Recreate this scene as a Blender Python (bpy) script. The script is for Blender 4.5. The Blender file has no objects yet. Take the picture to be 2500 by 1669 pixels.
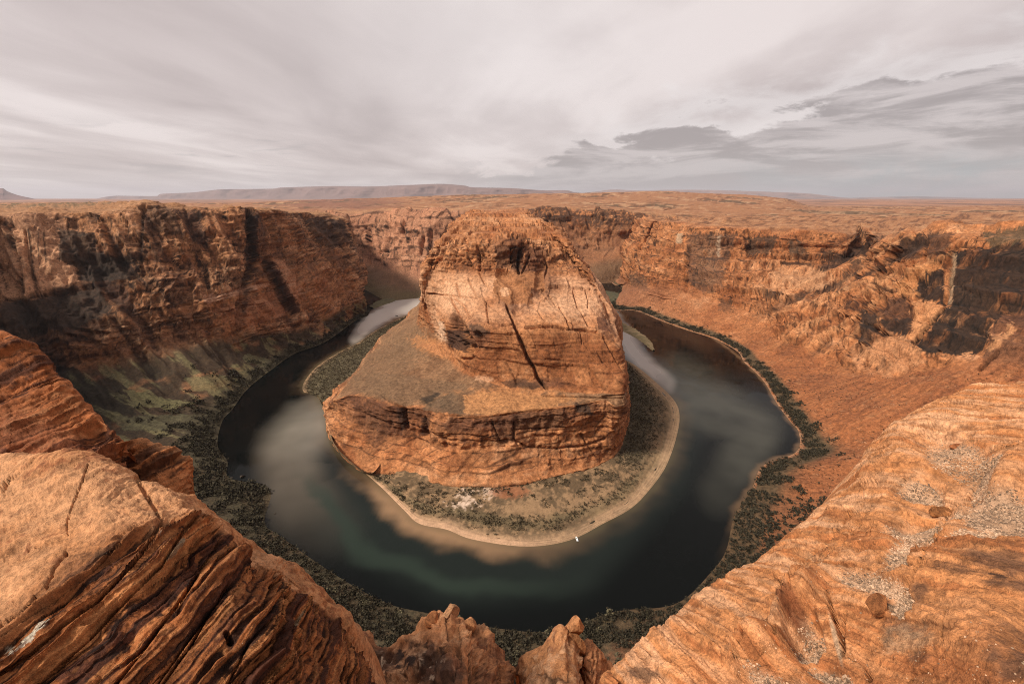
import bpy, bmesh, math, random
import numpy as np
from mathutils import Vector
f32 = np.float32
rng = np.random.default_rng(7)
random.seed(7)
scene = bpy.context.scene

# ------------------------------------------------------------------ camera, world, sun, exposure
PITCH = math.radians(17.51)
FPX = 1111.0                       # focal length in photograph pixels (16 mm on a 36 mm wide sensor)
CAMZ = 300.0
CT, ST = math.cos(PITCH), math.sin(PITCH)
cam_data = bpy.data.cameras.new('camera')
cam_data.sensor_width = 36.0
cam_data.lens = 16.0
cam_data.clip_start = 0.05
cam_data.clip_end = 200000
cam = bpy.data.objects.new('camera', cam_data)
cam.location = (0, 0, CAMZ)
cam.rotation_euler = (math.pi / 2 - PITCH, 0, 0)
scene.collection.objects.link(cam)
scene.camera = cam

SUN_DIR = Vector((-0.62, -0.30, 0.72)).normalized()      # towards the sun
world = bpy.data.worlds.new('World')
scene.world = world
world.use_nodes = True
wt = world.node_tree
wt.nodes.clear()


class NT:
    """small helper for building node trees"""
    def __init__(self, tree):
        self.t = tree

    def n(self, kind, **kw):
        nd = self.t.nodes.new(kind)
        for k, v in kw.items():
            setattr(nd, k, v)
        return nd

    def put(self, sock, v):
        if isinstance(v, bpy.types.NodeSocket):
            self.t.links.new(v, sock)
        elif v is not None:
            sock.default_value = v

    def m(self, op, a, b=None, c=None, clamp=False):
        nd = self.n('ShaderNodeMath', operation=op, use_clamp=clamp)
        self.put(nd.inputs[0], a)
        self.put(nd.inputs[1], b)
        self.put(nd.inputs[2], c)
        return nd.outputs[0]

    def vm(self, op, a, b=None):
        nd = self.n('ShaderNodeVectorMath', operation=op)
        self.put(nd.inputs[0], a)
        self.put(nd.inputs[1], b)
        return nd.outputs[0]

    def mix(self, fac, a, b, blend='MIX'):
        nd = self.n('ShaderNodeMix', data_type='RGBA', blend_type=blend)
        self.put(nd.inputs[0], fac)
        self.put(nd.inputs[6], a)
        self.put(nd.inputs[7], b)
        return nd.outputs[2]

    def ss(self, x, lo, hi, a=0.0, b=1.0):
        nd = self.n('ShaderNodeMapRange', interpolation_type='SMOOTHSTEP')
        self.put(nd.inputs[0], x)
        nd.inputs[1].default_value = lo
        nd.inputs[2].default_value = hi
        nd.inputs[3].default_value = a
        nd.inputs[4].default_value = b
        return nd.outputs[0]

    def noise(self, vec, scale, detail=4, rough=.55, dist=0.0):
        nd = self.n('ShaderNodeTexNoise')
        self.put(nd.inputs['Vector'], vec)
        nd.inputs['Scale'].default_value = scale
        nd.inputs['Detail'].default_value = detail
        nd.inputs['Roughness'].default_value = rough
        nd.inputs['Distortion'].default_value = dist
        return nd.outputs['Fac']


W = NT(wt)
tc = W.n('ShaderNodeTexCoord')
sep = W.n('ShaderNodeSeparateXYZ')
wt.links.new(tc.outputs['Generated'], sep.inputs[0])
dx, dy, dz = sep.outputs
# clouds lie on a flat layer overhead: divide by the height of the view ray
h = W.m('ADD', W.m('MAXIMUM', dz, 0.0), 0.07)
comb = W.n('ShaderNodeCombineXYZ')
W.put(comb.inputs[0], W.m('DIVIDE', dx, h))
W.put(comb.inputs[1], W.m('DIVIDE', dy, h))
plane = comb.outputs[0]


def mapped(vec, scale, rot=0.0, loc=(0, 0, 0)):
    nd = W.n('ShaderNodeMapping')
    W.put(nd.inputs['Vector'], vec)
    nd.inputs['Scale'].default_value = scale
    nd.inputs['Rotation'].default_value = (0, 0, rot)
    nd.inputs['Location'].default_value = loc
    return nd.outputs[0]


veil = W.noise(mapped(plane, (.8, .36, 1), math.radians(14), (3.1, 1.3, 0)), .62, 5, .48, .5)
veil2 = W.noise(mapped(plane, (.9, .42, 1), math.radians(-10), (8.4, 5.2, 2)), 1.3, 6, .5, .6)
v = W.m('ADD', W.m('MULTIPLY', veil, .7), W.m('MULTIPLY', veil2, .3))
BR = (0.81, 0.72, 0.695, 1)
MD = (0.62, 0.535, 0.515, 1)
DK = (0.47, 0.395, 0.38, 1)
c1 = W.mix(W.ss(v, .34, .49), DK, MD)
c1 = W.mix(W.ss(v, .46, .60), c1, BR)
# a brighter gap in the veil straight ahead
gap = W.m('MULTIPLY', W.ss(W.m('ABSOLUTE', W.m('ADD', dx, .07)), .0, .55, 1, 0), W.ss(dz, .02, .3))
c1 = W.mix(W.m('MULTIPLY', gap, .45), c1, (0.86, 0.80, 0.785, 1))
# the lower cumulus bank that climbs to the right
cn = W.noise(mapped(tc.outputs['Generated'], (1.0, 1.0, 2.4), 0, (4.2, .3, 1.0)), 7.0, 9, .60, .3)
cn2 = W.noise(mapped(tc.outputs['Generated'], (1.0, 1.0, 6.5), 0, (1.7, 2.3, 4.0)), 6.0, 8, .6, .5)
edge = W.m('SUBTRACT', W.m('ADD', W.m('MULTIPLY', W.m('MAXIMUM', dx, -.3), .18), .056), dz)
em = W.m('ADD', edge, W.m('MULTIPLY', W.m('SUBTRACT', cn, .47), W.ss(edge, .02, .09, .24, .06)))
bank = W.m('MULTIPLY', W.ss(em, -.006, .015), W.ss(dx, -.20, .04))
rim = W.m('MULTIPLY', W.ss(em, -.07, -.004), W.ss(dx, -.05, .3))
c1 = W.mix(W.m('MULTIPLY', rim, .55), c1, (0.84, 0.78, 0.765, 1))
bc = W.mix(W.ss(cn2, .40, .63), (0.36, 0.31, 0.30, 1), (0.60, 0.53, 0.515, 1))
bc = W.mix(W.ss(dz, .10, .0, 0, .55), bc, (0.50, 0.475, 0.475, 1))
c1 = W.mix(W.m('MULTIPLY', bank, .95), c1, bc)
# small dark scraps of cloud low on the left
lowl = W.m('MULTIPLY', W.m('MULTIPLY', W.ss(cn2, .52, .66), W.ss(dz, .13, .08)), W.ss(dx, -.25, -.45))
c1 = W.mix(W.m('MULTIPLY', lowl, .6), c1, (0.42, 0.37, 0.36, 1))
# towards the horizon the layers close up
c1 = W.mix(W.m('MULTIPLY', W.ss(dz, .07, .0, 0, .5), W.m('SUBTRACT', 1.0, W.m('MULTIPLY', bank, .75))), c1, (0.66, 0.61, 0.60, 1))
blue = W.m('MULTIPLY', W.ss(dx, .2, .75), W.m('MULTIPLY', W.ss(dz, .085, .03), W.ss(cn, .62, .42)))
c1 = W.mix(W.m('MULTIPLY', blue, .75), c1, (0.38, 0.42, 0.43, 1))
sky = W.n('ShaderNodeTexSky', sky_type='NISHITA')
sky.sun_disc = False
sky.sun_elevation = math.asin(SUN_DIR.z)
sky.sun_rotation = math.atan2(SUN_DIR.x, SUN_DIR.y)
STR = 0.1
GAIN = 1.22
cl = W.mix(1.0, c1, (GAIN / STR, GAIN / STR, GAIN / STR, 1), 'MULTIPLY')
col = W.mix(.93, sky.outputs[0], cl)
bgn = W.n('ShaderNodeBackground')
W.put(bgn.inputs[0], col)
bgn.inputs[1].default_value = STR
wo = W.n('ShaderNodeOutputWorld')
wt.links.new(bgn.outputs[0], wo.inputs[0])

sd = bpy.data.lights.new('sun', 'SUN')
sd.energy = 5.0
sd.angle = math.radians(10)
sd.color = (1.0, 0.90, 0.77)
sun = bpy.data.objects.new('sun', sd)
sun.rotation_euler = SUN_DIR.to_track_quat('Z', 'Y').to_euler()
scene.collection.objects.link(sun)

vs = scene.view_settings
vs.view_transform = 'Standard'
vs.look = 'None'
vs.exposure = -0.16
vs.gamma = 1.0
vs.use_curve_mapping = False
scene.cycles.max_bounces = 6
scene.cycles.volume_bounces = 0
scene.cycles.use_denoising = True
scene.cycles.denoising_prefilter = 'NONE'
scene.cycles.filter_width = 1.0

# ------------------------------------------------------------------ numeric helpers
def ray(px, py):
    cx = (px - 1250.0) / FPX
    cy = (834.5 - py) / FPX
    return np.array([cx, CT + cy * ST, -ST + cy * CT])


def pt(c):
    """control point: ('w',x,y,z) in metres | (px,py,z) on the level z | (px,py,'t',d) at depth d"""
    if c[0] == 'w':
        return np.array(c[1:4], float)
    r = ray(c[0], c[1])
    if len(c) == 4:
        return np.array([0, 0, CAMZ]) + r * c[3]
    return np.array([0, 0, CAMZ]) + r * ((c[2] - CAMZ) / r[2])


def project(P):
    x, y, z = P[..., 0], P[..., 1], P[..., 2] - CAMZ
    d = y * CT - z * ST
    d = np.where(d < .01, .01, d)
    u = y * ST + z * CT
    return 1250 + FPX * x / d, 834.5 - FPX * u / d, d


_g = rng.normal(size=(4096, 3)).astype(f32)
_g /= np.linalg.norm(_g, axis=1, keepdims=True)


def perlin(x, y, z):
    x = np.asarray(x, f32); y = np.asarray(y, f32); z = np.asarray(z, f32)
    xi = np.floor(x); yi = np.floor(y); zi = np.floor(z)
    fx, fy, fz = x - xi, y - yi, z - zi
    xi = xi.astype(np.int32); yi = yi.astype(np.int32); zi = zi.astype(np.int32)
    u = fx * fx * fx * (fx * (fx * 6 - 15) + 10)
    v = fy * fy * fy * (fy * (fy * 6 - 15) + 10)
    w = fz * fz * fz * (fz * (fz * 6 - 15) + 10)
    hx = [(xi + i) * 73856093 for i in (0, 1)]
    hy = [(yi + i) * 19349663 for i in (0, 1)]
    hz = [(zi + i) * 83492791 for i in (0, 1)]
    out = 0
    for i in (0, 1):
        wx = u if i else 1 - u
        for j in (0, 1):
            wy = v if j else 1 - v
            for k in (0, 1):
                wz = w if k else 1 - w
                hh = hx[i] ^ hy[j] ^ hz[k]
                g = _g[(hh ^ (hh >> 13)) & 4095]
                d = g[..., 0] * (fx - i) + g[..., 1] * (fy - j) + g[..., 2] * (fz - k)
                out = out + d * (wx * wy * wz)
    return out * 1.6


def fbm(P, s, o=4, off=0.0, g=.5, sc=(1, 1, 1)):
    x = P[..., 0] / s * sc[0] + off; y = P[..., 1] / s * sc[1] + off * .7; z = P[..., 2] / s * sc[2] + off * 1.3
    a, t = 1.0, 0
    for i in range(o):
        t = t + a * perlin(x, y, z)
        x = x * 2.03 + 11.3; y = y * 2.03 + 5.1; z = z * 2.03 + 7.7
        a *= g
    return t


def ridged(P, s, o=3, off=0.0, g=.5, sc=(1, 1, 1)):
    x = P[..., 0] / s * sc[0] + off; y = P[..., 1] / s * sc[1] + off * .7; z = P[..., 2] / s * sc[2] + off * 1.3
    a, t = 1.0, 0
    for i in range(o):
        t = t + a * (1 - np.abs(perlin(x, y, z)) * 2)
        x = x * 2.03 + 11.3; y = y * 2.03 + 5.1; z = z * 2.03 + 7.7
        a *= g
    return t


def sst(x, a, b):
    t = np.clip((x - a) / (b - a), 0, 1)
    return t * t * (3 - 2 * t)


def table(seed, n=4096, mean=14):
    """a section through layered rock: beds of uneven thickness and hardness"""
    r = np.random.default_rng(seed)
    o = np.zeros(n)
    i = 0
    while i < n:
        k = int(r.gamma(1.6, mean)) + 3
        o[i:i + k] = r.random()
        i += k
    ker = np.array([.2, .6, .2])
    return np.convolve(o, ker, 'same')


TAB = [table(s) for s in (3, 4, 5, 6)]


def beds(s, period, k=0):
    """s in metres along the bedding normal, period = metres per 100 table steps"""
    q = (s / period * 100) % 4096
    return np.interp(q, np.arange(4096), TAB[k], period=4096) - .5


def herm(A, cnt, smooth):
    """piecewise cubic along axis 0; smooth 0 = no overshoot, 1 = Catmull-Rom"""
    d = A[1:] - A[:-1]
    T = np.zeros_like(A)
    T[1:-1] = .5 * (d[1:] + d[:-1])
    L = np.zeros_like(A)
    s = d[1:] * d[:-1]
    L[1:-1] = np.where(s > 0, 2 * s / (d[1:] + d[:-1] + np.where(s > 0, 0, 1)), 0)
    T = smooth * T + (1 - smooth) * L
    T[0] = d[0]; T[-1] = d[-1]
    out = []
    for i, c in enumerate(cnt):
        t = (np.arange(c) / c)
        if i == len(cnt) - 1:
            t = np.arange(c + 1) / c
        t = t.reshape((-1,) + (1,) * (A.ndim - 1))
        out.append((2 * t ** 3 - 3 * t ** 2 + 1) * A[i] + (t ** 3 - 2 * t ** 2 + t) * T[i]
                   + (-2 * t ** 3 + 3 * t ** 2) * A[i + 1] + (t ** 3 - t ** 2) * T[i + 1])
    return np.concatenate(out)


def counts(A, axis, px_per, lo=2, hi=170):
    """how many samples each segment gets so the mesh is about even as the photograph's place sees it"""
    X, Y, D = project(A)
    X = np.clip(X, -120, 2620); Y = np.clip(Y, -60, 1760)
    dx_ = np.diff(X, axis=axis); dy_ = np.diff(Y, axis=axis)
    L = np.hypot(dx_, dy_)
    L = np.percentile(L, 75, axis=1 - axis)
    return [int(min(hi, max(lo, l / px_per))) for l in L]


class Loft:
    def __init__(self, cols, ppu=2.4, ppv=2.2, su=1.0, sv=.35, lo=2):
        C = np.array([[pt(c) for c in col] for col in cols])        # (nu, nv, 3)
        cu = counts(C, 0, ppu, lo)
        cv = counts(C, 1, ppv, lo)
        P = herm(C, cu, su)
        P = np.swapaxes(herm(np.swapaxes(P, 0, 1), cv, sv), 0, 1)
        self.P = P
        nu, nv = C.shape[:2]
        self.u = np.concatenate([i + np.arange(c) / c for i, c in enumerate(cu)] + [[nu - 1]])
        self.v = np.concatenate([i + np.arange(c) / c for i, c in enumerate(cv)] + [[nv - 1]])
        self.U, self.V = np.meshgrid(self.u, self.v, indexing='ij')
        self.flip = False
        self.normals()
        X, Y, D = project(P)
        see = (X > 0) & (X < 2500) & (Y > 0) & (Y < 1669)
        w = see if see.any() else np.ones_like(see)
        d = ((np.array([0, 0, CAMZ]) - P) * self.N).sum(-1)
        if np.sign(d[w]).sum() < 0:
            self.flip = True
            self.N = -self.N
        self.N0 = self.N.copy()
        mid = P.shape[1] // 2
        al = np.concatenate([[0], np.cumsum(np.linalg.norm(np.diff(P[:, mid], axis=0), axis=1))])
        self.A = np.repeat(al[:, None], P.shape[1], 1)                # arc length along the wall

    def part(self, u0, u1):
        o = Loft.__new__(Loft)
        k = np.where((self.u >= u0 - 1e-6) & (self.u <= u1 + 1e-6))[0]
        o.P, o.N, o.flip = self.P[k].copy(), self.N[k].copy(), self.flip
        o.N0 = self.N0[k].copy()
        if hasattr(self, 'J'):
            o.J, o.R = self.J[k], self.R[k]
        o.u, o.v = self.u[k] - u0, self.v
        o.U, o.V, o.A = self.U[k] - u0, self.V[k], self.A[k] - self.A[k[0]]
        return o

    def normals(self):
        P = self.P
        du = np.gradient(P, axis=0); dv = np.gradient(P, axis=1)
        n = np.cross(du, dv)
        n /= np.linalg.norm(n, axis=-1, keepdims=True) + 1e-9
        if self.flip:
            n = -n
        self.N = n

    def px(self):
        X, Y, D = project(self.P)
        return X, Y

    def push(self, d, N=None):
        self.P = self.P + (self.N0 if N is None else N) * d[..., None]

    def mesh(self, name, col=None, smooth=True):
        P = self.P
        a, b = P.shape[:2]
        idx = np.arange(a * b).reshape(a, b)
        q = np.stack([idx[:-1, :-1], idx[1:, :-1], idx[1:, 1:], idx[:-1, 1:]], -1).reshape(-1, 4)
        if self.flip:
            q = q[:, ::-1]
        return grid_mesh(name, P.reshape(-1, 3), q, None if col is None else col.reshape(-1, 3), smooth)

    def at(self, x, y):
        """the surface point that stands at photograph pixel x, y"""
        X, Y = self.px()
        k = np.argmin((X - x) ** 2 + (Y - y) ** 2)
        i, j = np.unravel_index(k, X.shape)
        return self.P[i, j].copy(), self.N[i, j].copy()

    def scatter(self, w, n, r):
        """n random surface points, w = relative density per square metre"""
        P = self.P
        ar = np.linalg.norm(np.cross(P[1:, :-1] - P[:-1, :-1], P[:-1, 1:] - P[:-1, :-1]), axis=-1)
        ww = (ar * w[:-1, :-1]).ravel()
        if ww.sum() <= 0:
            return np.zeros((0, 3))
        k = r.choice(ww.size, size=n, p=ww / ww.sum())
        i, j = np.unravel_index(k, ar.shape)
        s, t = r.random((2, n, 1))
        return P[i, j] * (1 - s) * (1 - t) + P[i + 1, j] * s * (1 - t) + P[i, j + 1] * (1 - s) * t + P[i + 1, j + 1] * s * t


def grid_mesh(name, V, F, col=None, smooth=True, alpha=None):
    me = bpy.data.meshes.new(name)
    me.vertices.add(len(V))
    me.vertices.foreach_set('co', np.ascontiguousarray(V, f32).ravel())
    k = F.shape[1]
    me.loops.add(F.size)
    me.loops.foreach_set('vertex_index', np.ascontiguousarray(F, np.int32).ravel())
    me.polygons.add(len(F))
    me.polygons.foreach_set('loop_start', np.arange(0, F.size, k, dtype=np.int32))
    me.polygons.foreach_set('use_smooth', np.full(len(F), smooth))
    if col is not None:
        at = me.color_attributes.new('albedo', 'FLOAT_COLOR', 'POINT')
        c = np.ones((len(V), 4), f32)
        c[:, :3] = np.clip(col, 0.003, .9)
        if alpha is not None:
            c[:, 3] = alpha
        at.data.foreach_set('color', c.ravel())
    me.update(calc_edges=True)
    me.validate()
    return me


def link(name, me, mat, parent=None, **props):
    o = bpy.data.objects.new(name, me)
    scene.collection.objects.link(o)
    if mat is not None and not me.materials:
        me.materials.append(mat)
    if parent is not None:
        o.parent = parent
    for k, v_ in props.items():
        o[k] = v_
    return o


def pdist(X, Y, line):
    """distance in photograph pixels to a traced line, and the run along it"""
    best = np.full(X.shape, 1e9)
    run = np.zeros(X.shape)
    for k, ((x0, y0), (x1, y1)) in enumerate(zip(line[:-1], line[1:])):
        vx, vy = x1 - x0, y1 - y0
        t = np.clip(((X - x0) * vx + (Y - y0) * vy) / (vx * vx + vy * vy + 1e-9), 0, 1)
        d = np.hypot(X - x0 - t * vx, Y - y0 - t * vy)
        m = d < best
        best = np.where(m, d, best)
        run = np.where(m, (k + t) / (len(line) - 1), run)
    return best, run


def blob(X, Y, cx, cy, rx, ry, rot=0.0, soft=.35, nz=0):
    c, s = math.cos(math.radians(rot)), math.sin(math.radians(rot))
    a = ((X - cx) * c + (Y - cy) * s) / rx
    b = (-(X - cx) * s + (Y - cy) * c) / ry
    r = np.sqrt(a * a + b * b) + nz
    return 1 - sst(r, 1 - soft, 1 + soft)


def plates(L, bs_, bn, thick, length, amp, mask, off=0):
    """thin beds broken into plates: each plate stands at its own height, with a chipped edge"""
    P = L.P
    bn = np.array(bn, float) / np.linalg.norm(bn)
    st_ = np.cross(bn, [0, 0, 1.0]); st_ /= np.linalg.norm(st_)
    bs2 = bs_ + .25 * thick * fbm(P, length * .6, 3, 40 + off)
    q = bs2 / thick + .4 * np.sin(bs2 / thick * .9)
    row = np.floor(q + 900)
    ln = length * (.5 + hash01(row, row * 0 + 1 + off))
    along = (P @ st_ + .35 * length * fbm(P, length, 3, 50 + off, g=.6)) / ln + 31.7 * hash01(row, row * 0 + 2 + off)
    cell = np.floor(along + 900)
    r = hash01(row, cell, 5 + off)
    f1 = q + 900 - row
    L.push(amp * (r - .5) * 2 * mask * sst(f1, 0, .12) * (1 - .6 * sst(f1, .3, 1)))
    L.normals()
    gap = (1 - sst(f1, .02, .16)) * (hash01(row, cell + 7, off) > .3)
    return gap * mask, r


def poly(X, Y, pts, wx=0, wy=0):
    """1 inside a traced outline"""
    X = X + wx; Y = Y + wy
    ins = np.zeros(X.shape, bool)
    for (x0, y0), (x1, y1) in zip(pts, pts[1:] + pts[:1]):
        if y0 == y1:
            continue
        ins ^= ((y0 > Y) != (y1 > Y)) & (X < (x1 - x0) * (Y - y0) / (y1 - y0) + x0)
    return ins.astype(float)


def hash01(a, b, c=0):
    h_ = (a.astype(np.int64) * 374761393 + b.astype(np.int64) * 668265263 + c * 1274126177) & 0x7fffffff
    h_ = (h_ ^ (h_ >> 13)) * 1274126177 & 0x7fffffff
    return ((h_ ^ (h_ >> 16)) & 0xffff) / 65535.0


def blocks(L, w, h, amp, mask, off=0.0, lean=0.0, crack=.10):
    """jointed rock: courses of unequal blocks, each standing proud or set back; returns the joint mask"""
    P = L.P
    z = P[..., 2] + .9 * h * fbm(P, 9 * w, 2, off) + 500
    row = np.floor(z / h + .35 * np.sin(z / h * 1.7))
    zf = (z / h + .35 * np.sin(z / h * 1.7)) - row
    ww = w * (.6 + .9 * hash01(row, row * 0 + 3))
    a = (L.A + lean * z + 1.2 * w * fbm(P, 5 * w, 2, off + 4)) / ww + 17.3 * hash01(row, row * 0 + 9)
    col_ = np.floor(a)
    af = a - col_
    r = hash01(row, col_, int(off * 7) + 1)
    L.push(amp * (r - .5) * 2 * mask)
    L.normals()
    ed = np.minimum(np.minimum(af, 1 - af) * ww / h, np.minimum(zf, 1 - zf))
    keep = hash01(row + 5, col_, 3) > .35
    return (1 - sst(ed, crack * .3, crack)) * keep * mask, r


def mixc(a, b, t):
    return a + (np.asarray(b) - a) * np.clip(t, 0, 1)[..., None]


# ------------------------------------------------------------------ materials
def rock_material(name, scale, bump, rough=.92, grain=.35, tint=(1, 1, 1)):
    """albedo from the mesh attribute, modulated by grain of several sizes; scale in metres"""
    m = bpy.data.materials.new(name)
    m.use_nodes = True
    t = m.node_tree
    t.nodes.clear()
    S = NT(t)
    tcn = S.n('ShaderNodeTexCoord')
    ob = tcn.outputs['Object']
    at = S.n('ShaderNodeVertexColor', layer_name='albedo')
    n1 = S.noise(ob, 1 / scale, 8, .65)
    n2 = S.noise(ob, 4.3 / scale, 6, .7)
    n3 = S.noise(ob, 15.0 / scale, 3, .6)
    g = S.m('ADD', S.m('ADD', S.m('MULTIPLY', n1, .42), S.m('MULTIPLY', n2, .33)), S.m('MULTIPLY', n3, .25))
    k = S.ss(g, .38, .62, 1 - grain, 1 + grain)
    cmb = S.n('ShaderNodeCombineColor')
    for i in range(3):
        S.put(cmb.inputs[i], k)
    colr = S.mix(1.0, at.outputs[0], cmb.outputs[0], 'MULTIPLY')
    colr = S.mix(1.0, colr, tint + (1,), 'MULTIPLY')
    # near white or dark flecks
    fl = S.noise(ob, 19 / scale, 2, .5)
    colr = S.mix(S.ss(fl, .66, .74, 0, .5), colr, (.10, .045, .025, 1))
    b = S.n('ShaderNodeBsdfPrincipled')
    S.put(b.inputs['Base Color'], colr)
    b.inputs['Roughness'].default_value = rough
    b.inputs['Specular IOR Level'].default_value = .25
    bp = S.n('ShaderNodeBump')
    bp.inputs['Strength'].default_value = 1.0
    bp.inputs['Distance'].default_value = bump
    hh = S.m('ADD', S.m('ADD', S.m('MULTIPLY', n1, 1.0), S.m('MULTIPLY', n2, .5)), S.m('MULTIPLY', n3, .2))
    S.put(bp.inputs['Height'], hh)
    t.links.new(bp.outputs[0], b.inputs['Normal'])
    o = S.n('ShaderNodeOutputMaterial')
    t.links.new(b.outputs[0], o.inputs[0])
    return m


M_CANYON = rock_material('canyon_sandstone', 4.0, 1.3, grain=.55, tint=(.93, .90, .86))
M_FAR = rock_material('far_sandstone', 60.0, 6.0, grain=.25, tint=(.92, .88, .84))
M_NEAR = rock_material('near_sandstone', .13, .035, grain=.45, tint=(.95, .93, .90))
M_BANK = rock_material('bank_sand', 7.0, .8, grain=.25)


def simple(name, c, rough=.8, spec=.3, vary=.25, scale=1.0):
    m = bpy.data.materials.new(name)
    m.use_nodes = True
    t = m.node_tree
    S = NT(t)
    b = t.nodes['Principled BSDF']
    tcn = S.n('ShaderNodeTexCoord')
    inf = S.n('ShaderNodeObjectInfo')
    geo = S.n('ShaderNodeNewGeometry')
    n1 = S.noise(tcn.outputs['Object'], scale, 4)
    v1 = S.m('ADD', S.m('MULTIPLY', n1, .5), S.m('ADD', S.m('MULTIPLY', inf.outputs['Random'], .2), S.m('MULTIPLY', geo.outputs['Random Per Island'], .3)))
    k = S.ss(v1, .25, .75, 1 - vary, 1 + vary)
    cmb = S.n('ShaderNodeCombineColor')
    for i in range(3):
        S.put(cmb.inputs[i], k)
    S.put(b.inputs['Base Color'], S.mix(1.0, tuple(c) + (1,), cmb.outputs[0], 'MULTIPLY'))
    b.inputs['Roughness'].default_value = rough
    b.inputs['Specular IOR Level'].default_value = spec
    return m


M_SHRUB = simple('shrub_leaves', (.040, .034, .022), .9, .1, .75, .5)
M_SHRUB_PALE = simple('dry_shrub_leaves', (.115, .10, .06), .9, .1, .5, .5)
M_RUBBLE = simple('fallen_rubble', (.36, .18, .095), .9, .2, .5, 3)
M_SCRUB = simple('scrub_leaves', (.070, .054, .032), .9, .1, .7, .5)
M_PEBBLE = simple('pale_pebbles', (.47, .31, .20), .9, .2, .7, 3)
M_WHITE = simple('boat_white', (.8, .8, .78), .4, .5, .03)
M_DARK = simple('boat_dark', (.03, .03, .035), .5, .4, .1)

ROCK1 = np.array([.42, .180, .076])
ROCK2 = np.array([.26, .092, .034])
ROCK3 = np.array([.58, .31, .165])
VARN = np.array([.019, .013, .011])
SOIL = np.array([.30, .115, .050])
GREEN = np.array([.095, .085, .040])
SAND = np.array([.50, .33, .20])


def rock_colour(L, off=0.0, s=1.0, zs=1.0):
    """bare sandstone: three tones mixed by noise and by bed"""
    P = L.P
    a = fbm(P, 70 * s, 4, off)
    b = fbm(P, 14 * s, 4, off + 9)
    wz = P[..., 2] + 5 * s * perlin(P[..., 0] / 90 / s, P[..., 1] / 90 / s, P[..., 2] / 90 / s)
    bb = beds(wz + 500, 38 * s * zs, 1) + .6 * beds(wz + 700, 9 * s * zs, 2)
    c = np.broadcast_to(ROCK1, P.shape).copy()
    c = mixc(c, ROCK2, sst(a + .5 * b + .5 * bb, -.05, .75) * .8)
    c = mixc(c, ROCK3, sst(-a * .7 + .45 * b - .5 * bb, .05, .8) * .75)
    return c


def rough_up(L, amp=1.0, zlo=2.0, zhi=18.0, off=0.0, big=1.0, joint=1.0, bed=1.0, fine=1.0, warp=6.0):
    """erodes a smooth wall: large hollows, upright joints, ledges of the beds, rubble"""
    P, N = L.P, L.N
    steep = sst(1 - np.abs(N[..., 2]), .15, .6)
    near0 = sst(P[..., 2], zlo, zhi)
    k = near0 * amp * sst(np.linalg.norm(P - np.array([0, 0, CAMZ]), axis=-1), 20, 200)
    d = big * 7.0 * fbm(P, 85, 3, off, sc=(1, 1, .5))
    j = ridged(P, 34, 3, off + 3, sc=(1, 1, .22)) - 1.0
    d = d + joint * 5.0 * np.minimum(j, .45) * steep
    wz = P[..., 2] + warp * fbm(P, 160, 2, off + 5)
    bd = beds(wz + 300, 46, 0) * 1.0 + beds(wz + 900, 13, 3) * .45
    L.push((d + fine * 2.4 * fbm(P, 16, 4, off + 7, g=.6) * (.35 + .65 * steep)) * k)
    Nh = N.copy(); Nh[..., 2] *= .3
    L.push(bed * 5.5 * bd * steep * k, Nh)
    L.normals()


def terrace(L, step, mask, off=0.0, warp=4.0, ws=150, hard=.18):
    """turns an even slope into treads and risers that follow the beds"""
    w_ = warp * fbm(L.P, ws, 3, off)
    z = L.P[..., 2] + w_ + 1000
    k_ = np.floor(z / step)
    f_ = z / step - k_
    jit = .25 * np.sin(k_ * 12.9 + off)
    z2 = (k_ + sst(f_, .5 + jit - hard, .5 + jit + hard)) * step - w_ - 1000
    L.P[..., 2] += (z2 - L.P[..., 2]) * mask
    L.normals()


def carve(L, lines, k=1.0, face=True):
    X, Y = L.px()
    tocam = np.array([0, 0, CAMZ]) - L.P
    front = ((tocam * L.N).sum(-1) > 0)
    d = np.zeros(X.shape)
    wob = fbm(L.P, 12 * k, 2, 33) if k > .2 else fbm(L.P, .25, 2, 33)
    for ln, w, dep in lines:
        dep = dep * 1.35
        q, run = pdist(X + wob * w * .35, Y + wob * w * .3, ln)
        d = np.where(q < w, np.minimum(d, -dep * (1 - (q / w) ** 2) * np.clip(1.3 - run * .5, 0, 1)), d) if dep > 0 else \
            np.where(q < w, np.maximum(d, -dep * (1 - (q / w) ** 2) ** 1.0), d)
    L.push(np.where(front, d, 0))
    L.normals()


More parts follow.
